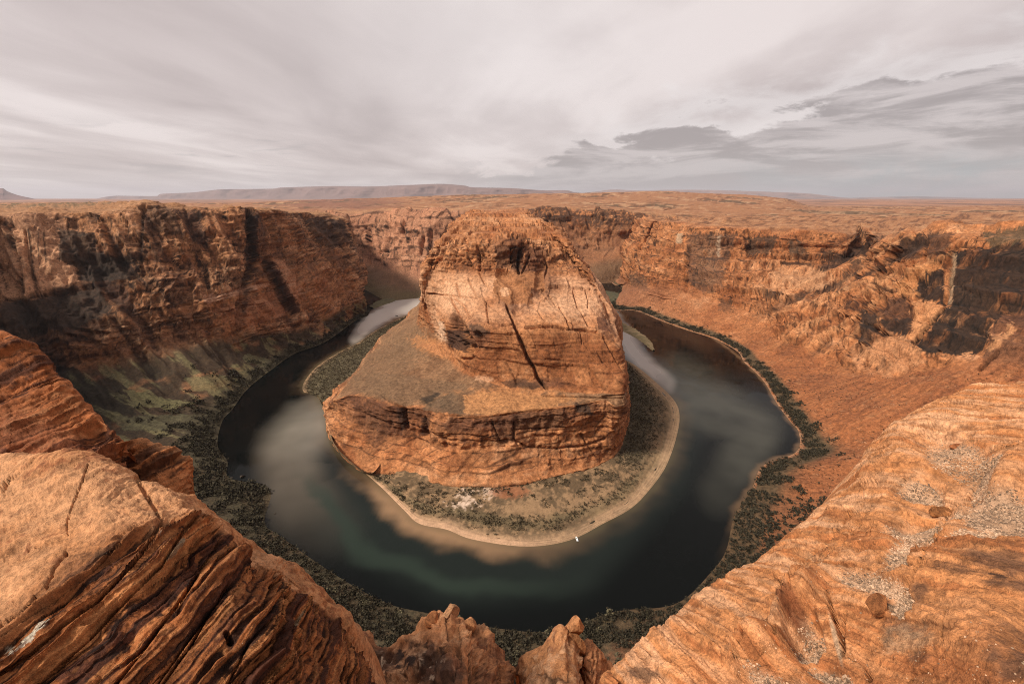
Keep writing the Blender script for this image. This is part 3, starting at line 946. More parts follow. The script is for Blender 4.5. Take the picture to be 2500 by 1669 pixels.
# --- right wall: lit sandstone with varnish and painted-shade patches and a red talus apron
carve(RW, [
    ([(1680, 610), (1672, 660), (1673, 708)], 7, 14),
    ([(1605, 548), (1590, 600), (1560, 640), (1545, 660)], 5, 6),
    ([(1900, 712), (1880, 750), (1875, 790)], 5, 8), ([(1995, 740), (1960, 770), (1930, 802)], 5, 8),
    ([(2085, 622), (2000, 632), (1900, 628), (1820, 628)], 5, 8),
    ([(2170, 590), (2100, 650), (2020, 705)], 7, 8), ([(2230, 575), (2160, 650), (2110, 740), (2090, 790)], 8, 8),
    ([(2158, 670), (2140, 720), (2125, 760)], 6, 12), ([(2260, 575), (2256, 630)], 5, 9),
    ([(2320, 620), (2322, 690), (2305, 745)], 5, 7), ([(2300, 755), (2260, 800), (2230, 840)], 6, 9),
    ([(2435, 860), (2410, 885), (2392, 900)], 6, 9), ([(1780, 710), (1860, 715), (1870, 760)], 6, 7),
    ([(2100, 560), (2108, 585), (2116, 620)], 10, 10),
    ([(1825, 570), (1830, 620)], 10, 9), ([(1960, 600), (2060, 605)], 6, 7),
] + RIBS)
X, Y = RW.px()
n1 = fbm(RW.P, 60, 3, 64); n2 = fbm(RW.P, 9, 4, 65, g=.6)
c = rock_colour(RW, 2.0) * np.array([.95, .92, .9])
c = varnish(RW, c, .12, 2.0)
c = mixc(c, VARN * 1.6, rm_ * sst(-rb_ + .25 * n2, .15, .6) * .85)
c = mixc(c, (.60, .31, .15), rm_ * sst(rb_ + .2 * n2, .2, .6) * .6)
c = c * (.66 + .66 * RW.R)[..., None]
c = mixc(c, (.025, .011, .007), RW.J * .85)
K4 = lambda l: [(1880 + x / 2.703, 520 + y / 2.703) for x, y in l]
K3 = lambda l: [(1500 + x / 2.34, 430 + y / 2.34) for x, y in l]
wx_, wy_ = 9 * n2 + 5 * fbm(RW.P, 3, 2, 68), 7 * fbm(RW.P, 12, 4, 66, g=.7)
dkn = fbm(RW.P, 22, 4, 67, g=.6, sc=(1, 1, .3))
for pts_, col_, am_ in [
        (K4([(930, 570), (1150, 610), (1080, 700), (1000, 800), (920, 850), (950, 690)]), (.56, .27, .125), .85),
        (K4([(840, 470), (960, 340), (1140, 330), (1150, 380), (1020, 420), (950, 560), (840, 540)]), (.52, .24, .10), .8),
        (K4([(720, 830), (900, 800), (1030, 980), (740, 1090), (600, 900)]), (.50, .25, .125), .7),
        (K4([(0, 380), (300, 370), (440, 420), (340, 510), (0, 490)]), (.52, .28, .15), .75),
        (K4([(1230, 260), (1450, 230), (1700, 170), (1900, 200), (1900, 600), (1500, 700), (1420, 860), (1360, 935), (1220, 935), (1010, 920), (960, 850), (1080, 740), (1130, 650), (1200, 600), (1195, 420)]), (.017, .013, .011), .93),  # dark buttress: varnish plus its shade painted into the colour
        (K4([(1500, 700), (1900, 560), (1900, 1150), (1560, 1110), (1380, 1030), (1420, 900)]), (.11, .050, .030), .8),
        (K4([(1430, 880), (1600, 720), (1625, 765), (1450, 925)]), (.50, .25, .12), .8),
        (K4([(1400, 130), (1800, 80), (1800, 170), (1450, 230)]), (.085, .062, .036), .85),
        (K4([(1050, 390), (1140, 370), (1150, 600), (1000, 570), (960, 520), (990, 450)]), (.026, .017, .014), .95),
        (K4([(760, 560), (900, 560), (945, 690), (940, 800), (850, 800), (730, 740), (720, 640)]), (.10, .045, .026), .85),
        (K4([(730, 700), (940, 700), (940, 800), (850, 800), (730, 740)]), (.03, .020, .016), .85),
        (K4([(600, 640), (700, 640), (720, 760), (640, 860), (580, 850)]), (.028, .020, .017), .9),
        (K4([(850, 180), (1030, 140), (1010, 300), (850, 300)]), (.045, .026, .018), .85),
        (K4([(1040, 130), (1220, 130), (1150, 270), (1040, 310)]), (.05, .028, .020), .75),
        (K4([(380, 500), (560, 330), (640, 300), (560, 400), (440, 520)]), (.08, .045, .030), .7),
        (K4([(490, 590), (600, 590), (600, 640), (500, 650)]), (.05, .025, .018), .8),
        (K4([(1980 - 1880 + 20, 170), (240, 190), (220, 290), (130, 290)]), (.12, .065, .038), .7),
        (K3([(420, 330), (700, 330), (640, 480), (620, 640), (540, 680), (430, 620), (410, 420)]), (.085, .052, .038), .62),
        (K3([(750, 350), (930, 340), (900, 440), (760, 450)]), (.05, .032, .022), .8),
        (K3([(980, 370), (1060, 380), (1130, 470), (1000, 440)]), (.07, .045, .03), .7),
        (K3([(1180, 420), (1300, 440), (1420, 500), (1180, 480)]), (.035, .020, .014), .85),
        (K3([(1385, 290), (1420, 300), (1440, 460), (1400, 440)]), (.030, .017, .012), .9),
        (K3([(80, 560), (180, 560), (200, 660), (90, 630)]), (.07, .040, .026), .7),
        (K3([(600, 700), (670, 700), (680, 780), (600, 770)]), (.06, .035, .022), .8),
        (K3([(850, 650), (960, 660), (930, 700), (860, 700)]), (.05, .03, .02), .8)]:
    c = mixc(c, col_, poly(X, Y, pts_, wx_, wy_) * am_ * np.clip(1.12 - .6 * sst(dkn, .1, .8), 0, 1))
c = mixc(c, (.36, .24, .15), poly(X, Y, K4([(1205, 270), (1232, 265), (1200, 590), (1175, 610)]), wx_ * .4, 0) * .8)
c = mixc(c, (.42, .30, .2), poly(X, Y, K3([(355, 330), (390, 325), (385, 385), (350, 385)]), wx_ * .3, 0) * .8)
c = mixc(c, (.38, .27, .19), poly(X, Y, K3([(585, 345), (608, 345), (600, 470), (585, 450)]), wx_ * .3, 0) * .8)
flat = sst(RW.N[..., 2], .55, .9)
tl = RWt * sst(RW.U, 4, 9)
red = mixc(np.broadcast_to(np.array([.30, .112, .045]), c.shape).copy(), (.215, .078, .034), sst(n1 + n2 * .6, -.2, .5))
red = mixc(red, (.40, .19, .09), sst(n2 + .3 * n1, .35, .8) * .5)
rill = fbm(np.stack([RW.A / 11, RW.V * 1.1 + .012 * RW.A, RW.V * 0], -1), 1.0, 5, 137, g=.62)
rill = rill + .6 * fbm(RW.P, 38, 4, 138, g=.6)
red = mixc(red, (.150, .056, .027), sst(rill, .2, .9) * .6)
red = mixc(red, (.42, .19, .085), sst(-rill, .25, .9) * .4)
c = mixc(c, red, tl * .93)
c = mixc(c, (.21, .095, .055), RWt * (1 - sst(RW.U, 3, 7)) * .7)
pl = sst(RW.V, 5.95, 6.3)
sp = fbm(RW.P, 40, 5, 71, g=.65)
plc = mixc(np.broadcast_to(np.array([.35, .165, .078]), c.shape).copy(), (.12, .05, .026), sst(sp, .0, .5) * .85)
plc = mixc(plc, (.50, .29, .16), sst(-sp, .1, .6) * .5)
c = mixc(c, plc, pl)
c = mixc(c, (.08, .062, .035), sst(RW.V, 2.15, 1.9) * sst(RW.V, 1.15, 1.4) * .9)
c = mixc(c, (.34, .21, .13), sst(RW.V, 1.3 + .2 * n2, 1.05 + .2 * n2) * .6)
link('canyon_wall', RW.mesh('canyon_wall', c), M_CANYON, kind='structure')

# --- near slope under the lookout
X, Y = NW.px()
n1 = fbm(NW.P, 40, 3, 74); n2 = fbm(NW.P, 7, 4, 75, g=.6)
c = rock_colour(NW, 3.0) * .85
sl = np.broadcast_to(np.array([.15, .085, .048]), c.shape).copy()
sl = mixc(sl, (.085, .068, .040), sst(n1 + .6 * n2, -.1, .4))
sl = mixc(sl, (.27, .105, .045), sst(NW.P[..., 0], 40, 130) * .8)
c = mixc(c, sl, 1 - sst(NW.V, 3.2, 4.0))
c = mixc(c, (.070, .058, .033), sst(NW.V, 2.1, 1.9) * .8)
link('talus_slope', NW.mesh('talus_slope', c), M_CANYON, kind='structure')

# --- back walls
carve(BW, [([(1053, 560), (1050, 600), (1048, 640)], 5, 14), ([(1035, 575), (1028, 620)], 4, 12), ([(986, 540), (985, 575)], 4, 12),
           ([(900, 560), (905, 600), (900, 640)], 6, 12), ([(925, 620), (940, 610), (955, 618)], 3, 8)])
X, Y = BW.px()
n1 = fbm(BW.P, 60, 3, 84); n2 = fbm(BW.P, 12, 4, 85, g=.6)
c = rock_colour(BW, 4.0)
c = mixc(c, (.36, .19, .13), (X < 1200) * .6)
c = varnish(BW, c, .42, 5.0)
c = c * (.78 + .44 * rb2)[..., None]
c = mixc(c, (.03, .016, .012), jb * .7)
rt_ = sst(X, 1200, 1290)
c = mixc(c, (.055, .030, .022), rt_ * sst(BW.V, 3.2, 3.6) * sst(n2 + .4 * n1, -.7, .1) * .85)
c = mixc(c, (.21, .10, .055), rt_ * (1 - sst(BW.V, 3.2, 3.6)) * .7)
c = mixc(c, (.13, .085, .05), BWt * .7)
c = mixc(c, (.15, .125, .06), BWt * (1 - rt_) * sst(BW.V, 1.7, 1.2) * .7)
c = mixc(c, (.42, .22, .11), sst(BW.V, 4.0, 4.2) * .8)
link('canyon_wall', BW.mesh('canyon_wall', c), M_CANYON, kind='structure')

# ------------------------------------------------------------------ plateau to the horizon
PX = [-900, -500, -200, 0, 200, 400, 600, 750, 900, 1050, 1200, 1350, 1500, 1600, 1700, 1800, 1880, 1930, 1965, 1990, 2050, 2200, 2400, 2700, 3200]
cols = []
for px in PX:
    t0 = 1960
    y0 = float(np.interp(px, [0, 700, 850, 1140, 1350, 1600, 2000, 2500], [516, 524, 519, 513, 508, 525, 527, 526]))
    # the broad rise that closes the view in the middle
    ridge = float(np.interp(px, [-900, 200, 500, 700, 900, 1100, 1300, 1450, 1590, 1700, 1850, 1930, 1975, 2000, 3200],
                            [495, 494, 497, 491, 484, 477, 474, 472, 467, 471, 477, 487, 502, 503, 503]))
    cols.append([(px, y0 + 6, T, t0), (px, y0 + 1, T, t0 + 30), (px, .6 * y0 + .4 * ridge, T, 2500), (px, .3 * y0 + .7 * ridge, T, 3500),
                 (px, ridge, T, 5200), (px, ridge + 3, T, 7000)])
PL = Loft(cols, 3.2, 1.2, lo=6)
P = PL.P
hh = 5.0 * fbm(P, 420, 5, 90, g=.62) + 4.0 * beds(P[..., 2] + 6 * fbm(P, 400, 3, 91) + 100, 40, 1)
PL.P[..., 2] += hh * sst(PL.V, .6, 1.4)
PL.normals()
terrace(PL, 4.0, sst(PL.V, .6, 1.4) * .9, 12.0, 5.0, 1200, .15)
X, Y = PL.px()
n1 = fbm(PL.P, 700, 6, 92, g=.62); n2 = fbm(PL.P, 80, 5, 93, g=.68)
c = np.broadcast_to(np.array([.33, .160, .080]), P.shape).copy()
c = mixc(c, (.13, .055, .028), sst(n2 * .7 + .8 * n1, .05, .6) * .85)
c = mixc(c, (.50, .32, .19), sst(-n2 + .5 * n1, .15, .8) * .6)
c = mixc(c, (.20, .095, .07), blob(X, Y, 830, 497, 130, 14, 0, .4, n1 * .5) * .7)
c = mixc(c, (.11, .085, .05), sst(n2 * .6 + n1, .45, .8) * .6)
link('plateau', PL.mesh('plateau', c), M_FAR, kind='structure')

cols = []
for px in [-900, -300, 0, 300, 600, 900, 1200, 1500, 1800, 2000, 2250, 2500, 2900, 3300]:
    cols.append([(px, 512, T, 4300), (px, 499, T, 6500), (px, 492, T, 11000), (px, 487.5, T, 22000), (px, 485.0, T, 62000)])
DP = Loft(cols, 8, 1.0, lo=8)
DP.P[..., 2] += 9 * fbm(DP.P, 900, 4, 95)
DP.normals()
n1 = fbm(DP.P, 1500, 5, 96, g=.6)
c = mixc(np.broadcast_to(np.array([.36, .19, .12]), DP.P.shape).copy(), (.16, .10, .08), sst(n1, -.2, .5) * .8)
link('plain', DP.mesh('plain', c), M_FAR, kind='structure')


FARK = 2.6


def mesa(label, top, t, base, drop, cliff, seed, colr, back=1500, wob=1.0):
    """top = traced skyline, base = pixel row of the foot, cliff = share of the height that is cliff"""
    cols = []
    sc_ = FARK * (t if not isinstance(t, (list, tuple)) else t[1][0]) / 12000
    back = back * FARK
    for k, (x, y) in enumerate(top):
        tt = FARK * (t if not isinstance(t, (list, tuple)) else float(np.interp(x, t[0], t[1])))
        b_ = max(base, y + .5)
        yc = y + (b_ - y) * cliff
        cols.append([(x, b_ + 4, T, tt * .86), (x, b_, T, tt * .9), (x, yc, T, tt * .975), (x, y, T, tt), (x, y + .3, T, tt + back), (x, b_ + 2, T, tt + back * 1.6)])
    L = Loft(cols, 2.2, 1.4, lo=3)
    d = ridged(L.P, 420 * sc_, 4, seed, sc=(1, 1, .3)) - 1
    Nh = L.N.copy(); Nh[..., 2] = 0
    L.push(80 * sc_ * wob * d * sst(L.V, 1.0, 1.6) * (1 - sst(L.V, 2.6, 2.95)), Nh)
    L.P[..., 2] += 5 * sc_ * beds(L.P[..., 2] + 100 + seed * 40, 160 * sc_, 2) * wob * sst(L.V, 1, 2) * (1 - sst(L.V, 2.5, 2.9))
    L.normals()
    n_ = fbm(L.P, 500 * sc_, 4, seed + 3, g=.6)
    bb = beds(L.P[..., 2] + 500, 170 * sc_, 3)
    c_ = mixc(np.broadcast_to(np.array(colr, float), L.P.shape).copy(), np.array(colr) * .35, sst(n_ * .6 + bb * 1.2, -.1, .5) * .85)
    c_ = mixc(c_, np.array(colr) * 1.35, sst(-n_ + bb, .1, .7) * .5)
    return link('mesa', L.mesh('mesa', c_), M_FAR, label=label, category='mesa')


mesa('long flat-topped mesa with pale cliffs stretching across the horizon above the butte',
     [(215, 487), (231, 486), (273, 479), (330, 479), (385, 479), (393, 474), (466, 471), (534, 464), (600, 463), (667, 462), (680, 460), (700, 459), (812, 456),
      (897, 457), (1000, 453.5), (1076, 451), (1133, 455), (1156, 459), (1248, 461), (1325, 466), (1382, 466), (1401, 470), (1440, 474)],
     ([200, 600, 1000, 1440], [16000, 13500, 11500, 10000]), 497, 0, .55, 11.0, (.19, .125, .115))
mesa('low dark pyramid-like hill at the horizon above the left canyon wall',
     [(-260, 488), (-150, 470), (-60, 462), (0, 461), (10, 463), (17, 468), (43, 477), (85, 486), (115, 493), (150, 496)], 9000, 497, 0, .3, 12.0, (.17, .09, .08), 900, .5)
mesa('faint low mesa on the horizon behind the orange plateau rise to the right',
     [(1400, 474), (1459, 468), (1497, 464), (1560, 466), (1640, 464.5), (1735, 465), (1842, 468), (1970, 473), (2055, 482), (2120, 485)], 20000, 488, 0, .5, 13.0, (.27, .17, .14), 3000, 1.5)
mesa('thin pale mesa line low on the horizon beyond the right plain',
     [(2060, 484), (2130, 481.5), (2226, 480), (2300, 481), (2380, 483), (2500, 484), (2650, 483), (2900, 485)], 23000, 486, 0, .5, 14.0, (.27, .17, .14), 3000, 1.5)

# ------------------------------------------------------------------ the butte
BUTTE = [
    [('w', -262, 1290, -4), ('w', -260, 1270, 2), ('w', -235, 1240, 40), ('w', -215, 1210, 80), ('w', -195, 1190, 150), ('w', -180, 1180, 190), ('w', -160, 1170, 215), ('w', -145, 1160, 240), ('w', -128, 1160, 256), ('w', -90, 1220, 268), (1140, 515, T, 1750)],
    [(995, 790, -4), (990, 787, 5), (985, 782, 22), (1030, 760, T, 960), (1034, 735, T, 960), (1038, 700, T, 900), (1042, 660, T, 860), (1068, 600, T, 850), (1112, 560, T, 900), (1164, 521, T, 1050), (1160, 514, T, 1750)],
    [(935, 825, -4), (937, 822, 5), (942, 813, 26), (1018, 787, 84), (1026, 745, T, 768), (1028, 705, T, 722), (1031, 665, T, 690), (1057, 599, T, 690), (1106, 560, T, 775), (1162, 520, T, 1000), (1160, 513, T, 1750)],
    [(868, 915, -4), (872, 908, 5), (882, 893, 40), (1052, 835, 88), (1043, 770, T, 728), (1045, 706, T, 690), (1050, 665, T, 680), (1080, 600, T, 682), (1120, 560, T, 765), (1178, 520, T, 1000), (1172, 513, T, 1750)],
    [(810, 970, -4), (815, 965, 4), (838, 942, 48), (1092, 866, 88), (1088, 790, T, 634), (1090, 718, T, 655), (1095, 670, T, 668), (1112, 600, T, 672), (1145, 560, T, 760), (1192, 520, T, 1000), (1185, 513, T, 1750)],
    [(790, 1015, -4), (798, 1012, 1), (808, 976, 46), (1112, 890, 88), (1120, 803, T, 600), (1125, 724, T, 636), (1130, 673, T, 656), (1150, 598, T, 662), (1180, 560, T, 755), (1206, 520, T, 1000), (1200, 513, T, 1750)],
    [(795, 1065, -4), (803, 1062, 1), (868, 966, 60), (1138, 908, 88), (1160, 806, T, 572), (1165, 724, T, 618), (1170, 676, T, 645), (1190, 597, T, 655), (1210, 560, T, 750), (1220, 520, T, 1000), (1212, 513, T, 1750)],
    [(825, 1110, -4), (833, 1107, 1), (950, 990, 66), (1168, 922, 86), (1195, 806, T, 564), (1200, 722, T, 612), (1205, 673, T, 642), (1215, 594, T, 652), (1235, 560, T, 745), (1234, 519, T, 1000), (1225, 513, T, 1750)],
    [(885, 1155, -4), (893, 1148, 3), (1030, 996, 68), (1205, 933, 85), (1228, 808, T, 560), (1236, 720, T, 610), (1238, 670, T, 642), (1248, 592, T, 655), (1258, 560, T, 742), (1246, 519, T, 1000), (1238, 513, T, 1750)],
    [(975, 1168, -4), (985, 1160, 6), (1100, 1014, 70), (1245, 945, 83), (1265, 806, T, 558), (1270, 714, T, 612), (1270, 667, T, 645), (1278, 596, T, 660), (1280, 562, T, 740), (1256, 519, T, 1000), (1250, 513, T, 1750)],
    [(1095, 1190, -4), (1100, 1184, 8), (1180, 1017, 71), (1290, 946, 83), (1312, 803, T, 558), (1305, 713, T, 615), (1302, 667, T, 650), (1302, 602, T, 668), (1298, 563, T, 738), (1265, 519, T, 1000), (1260, 513, T, 1750)],
    [(1250, 1188, -4), (1250, 1182, 8), (1290, 1003, 74), (1345, 949, 84), (1370, 801, T, 562), (1360, 713, T, 620), (1352, 674, T, 650), (1334, 612, T, 675), (1318, 568, T, 738), (1274, 519, T, 1000), (1268, 513, T, 1750)],
    [(1375, 1166, -4), (1370, 1160, 8), (1385, 993, 76), (1412, 957, 84), (1422, 798, T, 568), (1412, 711, T, 622), (1398, 682, T, 645), (1368, 625, T, 678), (1338, 575, T, 735), (1282, 519, T, 1000), (1274, 513, T, 1750)],
    [(1478, 1135, -4), (1472, 1130, 8), (1470, 980, 78), (1482, 962, 84), (1470, 800, T, 574), (1452, 712, T, 625), (1432, 690, T, 640), (1388, 632, T, 680), (1346, 576, T, 733), (1286, 519, T, 1000), (1280, 513, T, 1750)],
    [(1530, 1092, -4), (1522, 1088, 6), (1520, 990, 72), (1521, 957, 83), (1510, 840, T, 572), (1476, 758, T, 625), (1450, 700, T, 640), (1402, 642, T, 690), (1354, 582, T, 745), (1289, 519, T, 1020), (1284, 513, T, 1750)],
    [('w', 162, 570, -4), ('w', 160, 572, 4), ('w', 153, 575, 60), ('w', 150, 580, 84), ('w', 146, 590, 125), ('w', 136, 610, 158), ('w', 118, 630, 185), ('w', 96, 670, 212), ('w', 80, 730, 240), ('w', 42, 1020, 265), (1286, 513, T, 1760)],
    [('w', 190, 720, -4), ('w', 186, 720, 4), ('w', 180, 722, 60), ('w', 176, 725, 84), ('w', 165, 730, 125), ('w', 145, 735, 160), ('w', 125, 740, 188), ('w', 104, 750, 212), ('w', 88, 780, 240), ('w', 46, 1060, 262), ('w', 60, 1650, 250)],
    [('w', 200, 1120, -4), ('w', 195, 1120, 4), ('w', 190, 1120, 60), ('w', 186, 1120, 84), ('w', 175, 1120, 125), ('w', 155, 1120, 160), ('w', 135, 1120, 188), ('w', 114, 1120, 212), ('w', 98, 1120, 235), ('w', 60, 1200, 250), ('w', 80, 1650, 240)],
]
BU = Loft(BUTTE, 2.1, 1.9, su=.9, sv=.08)
# the lower tier flares: a gentle foot below, a steep dark band under the rim
k1, k2 = int(np.argmin(np.abs(BU.v - 1))), int(np.argmin(np.abs(BU.v - 2)))
sv_ = np.clip((BU.V - 1), 0, 1)
run_ = np.where(sv_ < .46, sv_ * .78 / .46, .78 + .22 * (sv_ - .46) / .54)
wf_ = (sst(BU.U, 6.0, 7.5) * (1 - sst(BU.U, 13.0, 14.0)) * ((BU.V > 1) & (BU.V < 2)))[..., None]
Lx = BU.P[:, k1:k1 + 1, :2] + (BU.P[:, k2:k2 + 1, :2] - BU.P[:, k1:k1 + 1, :2]) * run_[..., None]
BU.P[..., :2] = BU.P[..., :2] * (1 - wf_) + Lx * wf_
BU.normals()
BU.N0 = BU.N.copy()
P, N = BU.P, BU.N
steep = sst(1 - np.abs(N[..., 2]), .15, .6)
near0 = sst(P[..., 2], 2, 14)
top = sst(BU.V, 6.0, 6.8)
low = 1 - sst(BU.V, 2.6, 3.2)
X, Y = BU.px()
# crag of the upper part: broken blocks; slickrock below stays smooth and rounded
d = 5.5 * fbm(P, 55, 3, 21, sc=(1, 1, .7)) * near0
tj = top * (1 - .75 * sst(BU.V, 6.9, 7.3))
d += tj * (7.5 * (ridged(P, 34, 3, 22, sc=(1, 1, .35)) - 1.1) * steep) + top * 2.4 * fbm(P, 15, 3, 24, g=.6)
d += (1 - top) * (1.0 * fbm(P, 14, 4, 25, g=.55))
d += low * steep * (2.5 * (ridged(P, 20, 3, 26, sc=(1, 1, .6)) - 1.1) + 1.6 * fbm(P, 8, 3, 27, g=.6)) * near0
BU.push(d)
wz = BU.P[..., 2] + 4 * fbm(P, 120, 2, 28)
Nh = N.copy(); Nh[..., 2] *= .3
bd = beds(wz + 300, 40, 0) * .9 + beds(wz + 800, 11, 3) * .6
BU.push((2.2 + 4.5 * top + 1.5 * low) * bd * steep * near0, Nh)
BU.normals()
terrace(BU, 6.0, sst(BU.V, 6.9, 7.3) * .9, 3.0, 4.0, 170, .16)
terrace(BU, 2.4, sst(BU.V, 7.0, 7.4) * .8, 4.0, 2.5, 120, .2)
terrace(BU, 5.0, sst(BU.V, 3.0, 3.4) * (1 - sst(BU.V, 5.6, 6.2)) * .35, 6.0, 3.0, 60, .2)
C2 = lambda l: [(750 + x / 2.61, 430 + y / 2.61) for x, y in l]
CB = lambda l: [(1000 + x / 4.238, 500 + y / 4.238) for x, y in l]
CL = lambda l: [(780 + x / 3.0115, 780 + y / 3.0115) for x, y in l]
for_k = 1.5
bkt = sst(BU.V, 6.0, 6.15) * (1 - sst(BU.V, 7.3, 7.6))
bkl = sst(BU.V, 1.05, 1.2) * (1 - sst(BU.V, 1.98, 2.02))
blocks(BU, 26, 16, 3.6, bkt, 7.0, .25)
jt, rt2 = blocks(BU, 9, 6, 1.8, bkt, 8.0, -.2, .12)
blocks(BU, 55, 17, 2.4, bkl, 9.0, .1)
jl, rl2 = blocks(BU, 16, 7, 1.1, bkl, 10.0, -.1, .12)
blocks(BU, 62, 24, 3.2, sst(BU.V, 3.05, 3.2) * (1 - sst(BU.V, 5.8, 6.0)), 12.0, .5)
js, rs2 = blocks(BU, 30, 15, 1.5, sst(BU.V, 3.05, 3.2) * (1 - sst(BU.V, 5.8, 6.0)), 11.0, .45, .05)
carve(BU, [
    ([(1118, 790), (1132, 820), (1150, 852)], 17, 13), ([(1165, 815), (1180, 838)], 10, 7), ([(1020, 775), (1050, 800), (1085, 845)], 6, 5),
    ([(1225, 668), (1262, 700), (1265, 760)], 16, 5), ([(1322, 660), (1320, 700), (1300, 740)], 16, 4),
    (CB([(1000, 1030), (1020, 1090), (1070, 1200), (1130, 1380), (1220, 1590)]), 3.6, 10),
    (CL([(1430, 30), (1462, 110), (1500, 190), (1535, 285), (1575, 350), (1600, 425), (1665, 500)]), 4.8, 13),
    (CB([(1200, 1270), (1450, 1255), (1700, 1290), (1940, 1312)]), 3.2, 6),
    (CB([(810, 1215), (960, 1250), (1070, 1235)]), 2.2, 4),
    (CB([(790, 1010), (800, 1110), (815, 1200)]), 2.2, 4),
    (CB([(1550, 1060), (1610, 1150), (1660, 1270)]), 2.6, 5),
    (CB([(1690, 900), (1730, 1040), (1790, 1130), (1850, 1250)]), 2.4, 4.5),
    (CB([(1820, 890), (1850, 1000), (1840, 1060)]), 2, 3),
    (CB([(1440, 940), (1530, 1060)]), 2, 3), (CB([(1300, 1060), (1400, 1200)]), 2, 3),
    (CB([(480, 820), (520, 950)]), 3.2, 5), (CB([(610, 780), (660, 880), (700, 960)]), 2.2, 4),
    (CB([(720, 710), (770, 800), (840, 870)]), 2.2, 4),
    (CB([(190, 920), (400, 935), (560, 950), (740, 970)]), 2.0, 3),
    (CB([(420, 960), (500, 1110), (560, 1300), (570, 1450)]), 3.4, 7),
    (CB([(470, 970), (560, 1040), (610, 1150)]), 2.6, 5),
    (CB([(240, 1040), (330, 1180), (370, 1330)]), 3.0, 4),
    (CB([(600, 440), (610, 560), (660, 660)]), 2.4, 6), (CB([(700, 420), (725, 540), (720, 680)]), 3.0, 8),
    (CB([(590, 330), (540, 420)]), 2.4, 5),
    (CB([(1150, 430), (1130, 560), (1130, 700)]), 4.5, 9), (CB([(1050, 450), (1050, 600)]), 2.6, 5),
    (CB([(1250, 520), (1210, 620), (1160, 700)]), 3, 6), (CB([(1400, 560), (1430, 640), (1400, 740)]), 3, 5),
    (CB([(1160, 400), (1360, 400), (1500, 390)]), 2.4, 5),
    (CB([(620, 290), (720, 250), (870, 245)]), 3.0, 6), (CB([(1030, 320), (1110, 330)]), 5, 7), (CB([(1180, 335), (1330, 335)]), 5, 7),
    (CB([(440, 280), (520, 240)]), 3, 5),
    (CL([(1660, 290), (1900, 305), (2210, 310)]), 1.8, 2.5), (CL([(1920, 90), (1930, 180)]), 1.8, 2.5),
    (CL([(2090, 130), (2150, 240), (2230, 370)]), 3, 5),
    (CL([(1130, 270), (1100, 290), (1050, 285)]), 4, 5),
    (CL([(1420, 810), (1620, 800), (1800, 790)]), 1.8, 3), (CL([(1430, 760), (1430, 890), (1520, 930), (1750, 945), (1960, 925), (2100, 875)]), 3, 5),
    (CL([(1920, 840), (1970, 920), (2040, 1010)]), 2.2, 3), (CL([(1270, 760), (1330, 900)]), 2.6, 4),
    (CL([(620, 650), (640, 790)]), 6, 8), (CL([(770, 730), (790, 850)]), 6, 6),
    (CL([(1650, 560), (2230, 575)]), 2.4, 4), (CL([(2080, 560), (2240, 550)]), 2.0, 4),
    (CL([(640, 660), (560, 620), (470, 560)]), 3, 4), (CL([(960, 700), (1230, 715), (1400, 690), (1600, 660)]), 2.6, 4),
])
X, Y = BU.px()
P = BU.P
n1 = fbm(P, 45, 3, 101); n2 = fbm(P, 8, 4, 102, g=.6); n3 = fbm(P, 3.5, 3, 103)
c = rock_colour(BU, 6.0, .8)
c = c * (1 + (rt2 - .5) * .6 * bkt + (rl2 - .5) * .5 * bkl + (rs2 - .5) * .2)[..., None]
c = c * (1 - .14 * sst(BU.V, 2.95, 3.1) * (1 - sst(BU.V, 3.9, 4.0)))[..., None]  # shading of the steep lower face, painted as a darker tone
c = mixc(c, (.03, .012, .008), np.clip(jt * .95 + jl * .7 + js * .45, 0, 1))
c = mixc(c, (.60, .34, .20), sst(BU.V, 3.9, 4.6) * (1 - sst(BU.V, 5.8, 6.4)) * sst(X, 1560, 1500) * (.65 + .5 * n1))  # upward-facing tiers paled in colour to read as lit
c = mixc(c, (.20, .085, .042), sst(n2 + .5 * n3, .15, .8) * top * .6)
c = mixc(c, (.17, .075, .04), sst(n2 + .5 * n3 + .3 * n1, .05, .7) * low * steep * .65)
fl = sst(BU.N[..., 2], .80, .95)
bch = sst(BU.V, 2.02, 2.12) * (1 - sst(BU.V, 2.9, 3.0))
c = mixc(c, mixc(np.broadcast_to(np.array([.26, .150, .082]), P.shape).copy(), (.17, .095, .052), sst(n1 + .6 * n2, -.2, .5)), bch * .9)
c = mixc(c, (.13, .055, .028), sst(BU.V, 1.62, 1.85) * (1 - sst(BU.V, 1.97, 2.02)) * sst(fbm(P, 18, 3, 104, sc=(1, 1, .3)) + .3, -.2, .6) * .8)
c = mixc(c, (.17, .07, .032), sst(BU.V, 6.0, 6.3) * (1 - sst(BU.V, 6.9, 7.1)) * sst(n2 + .5 * n1 + .3, 0, .8) * .6)
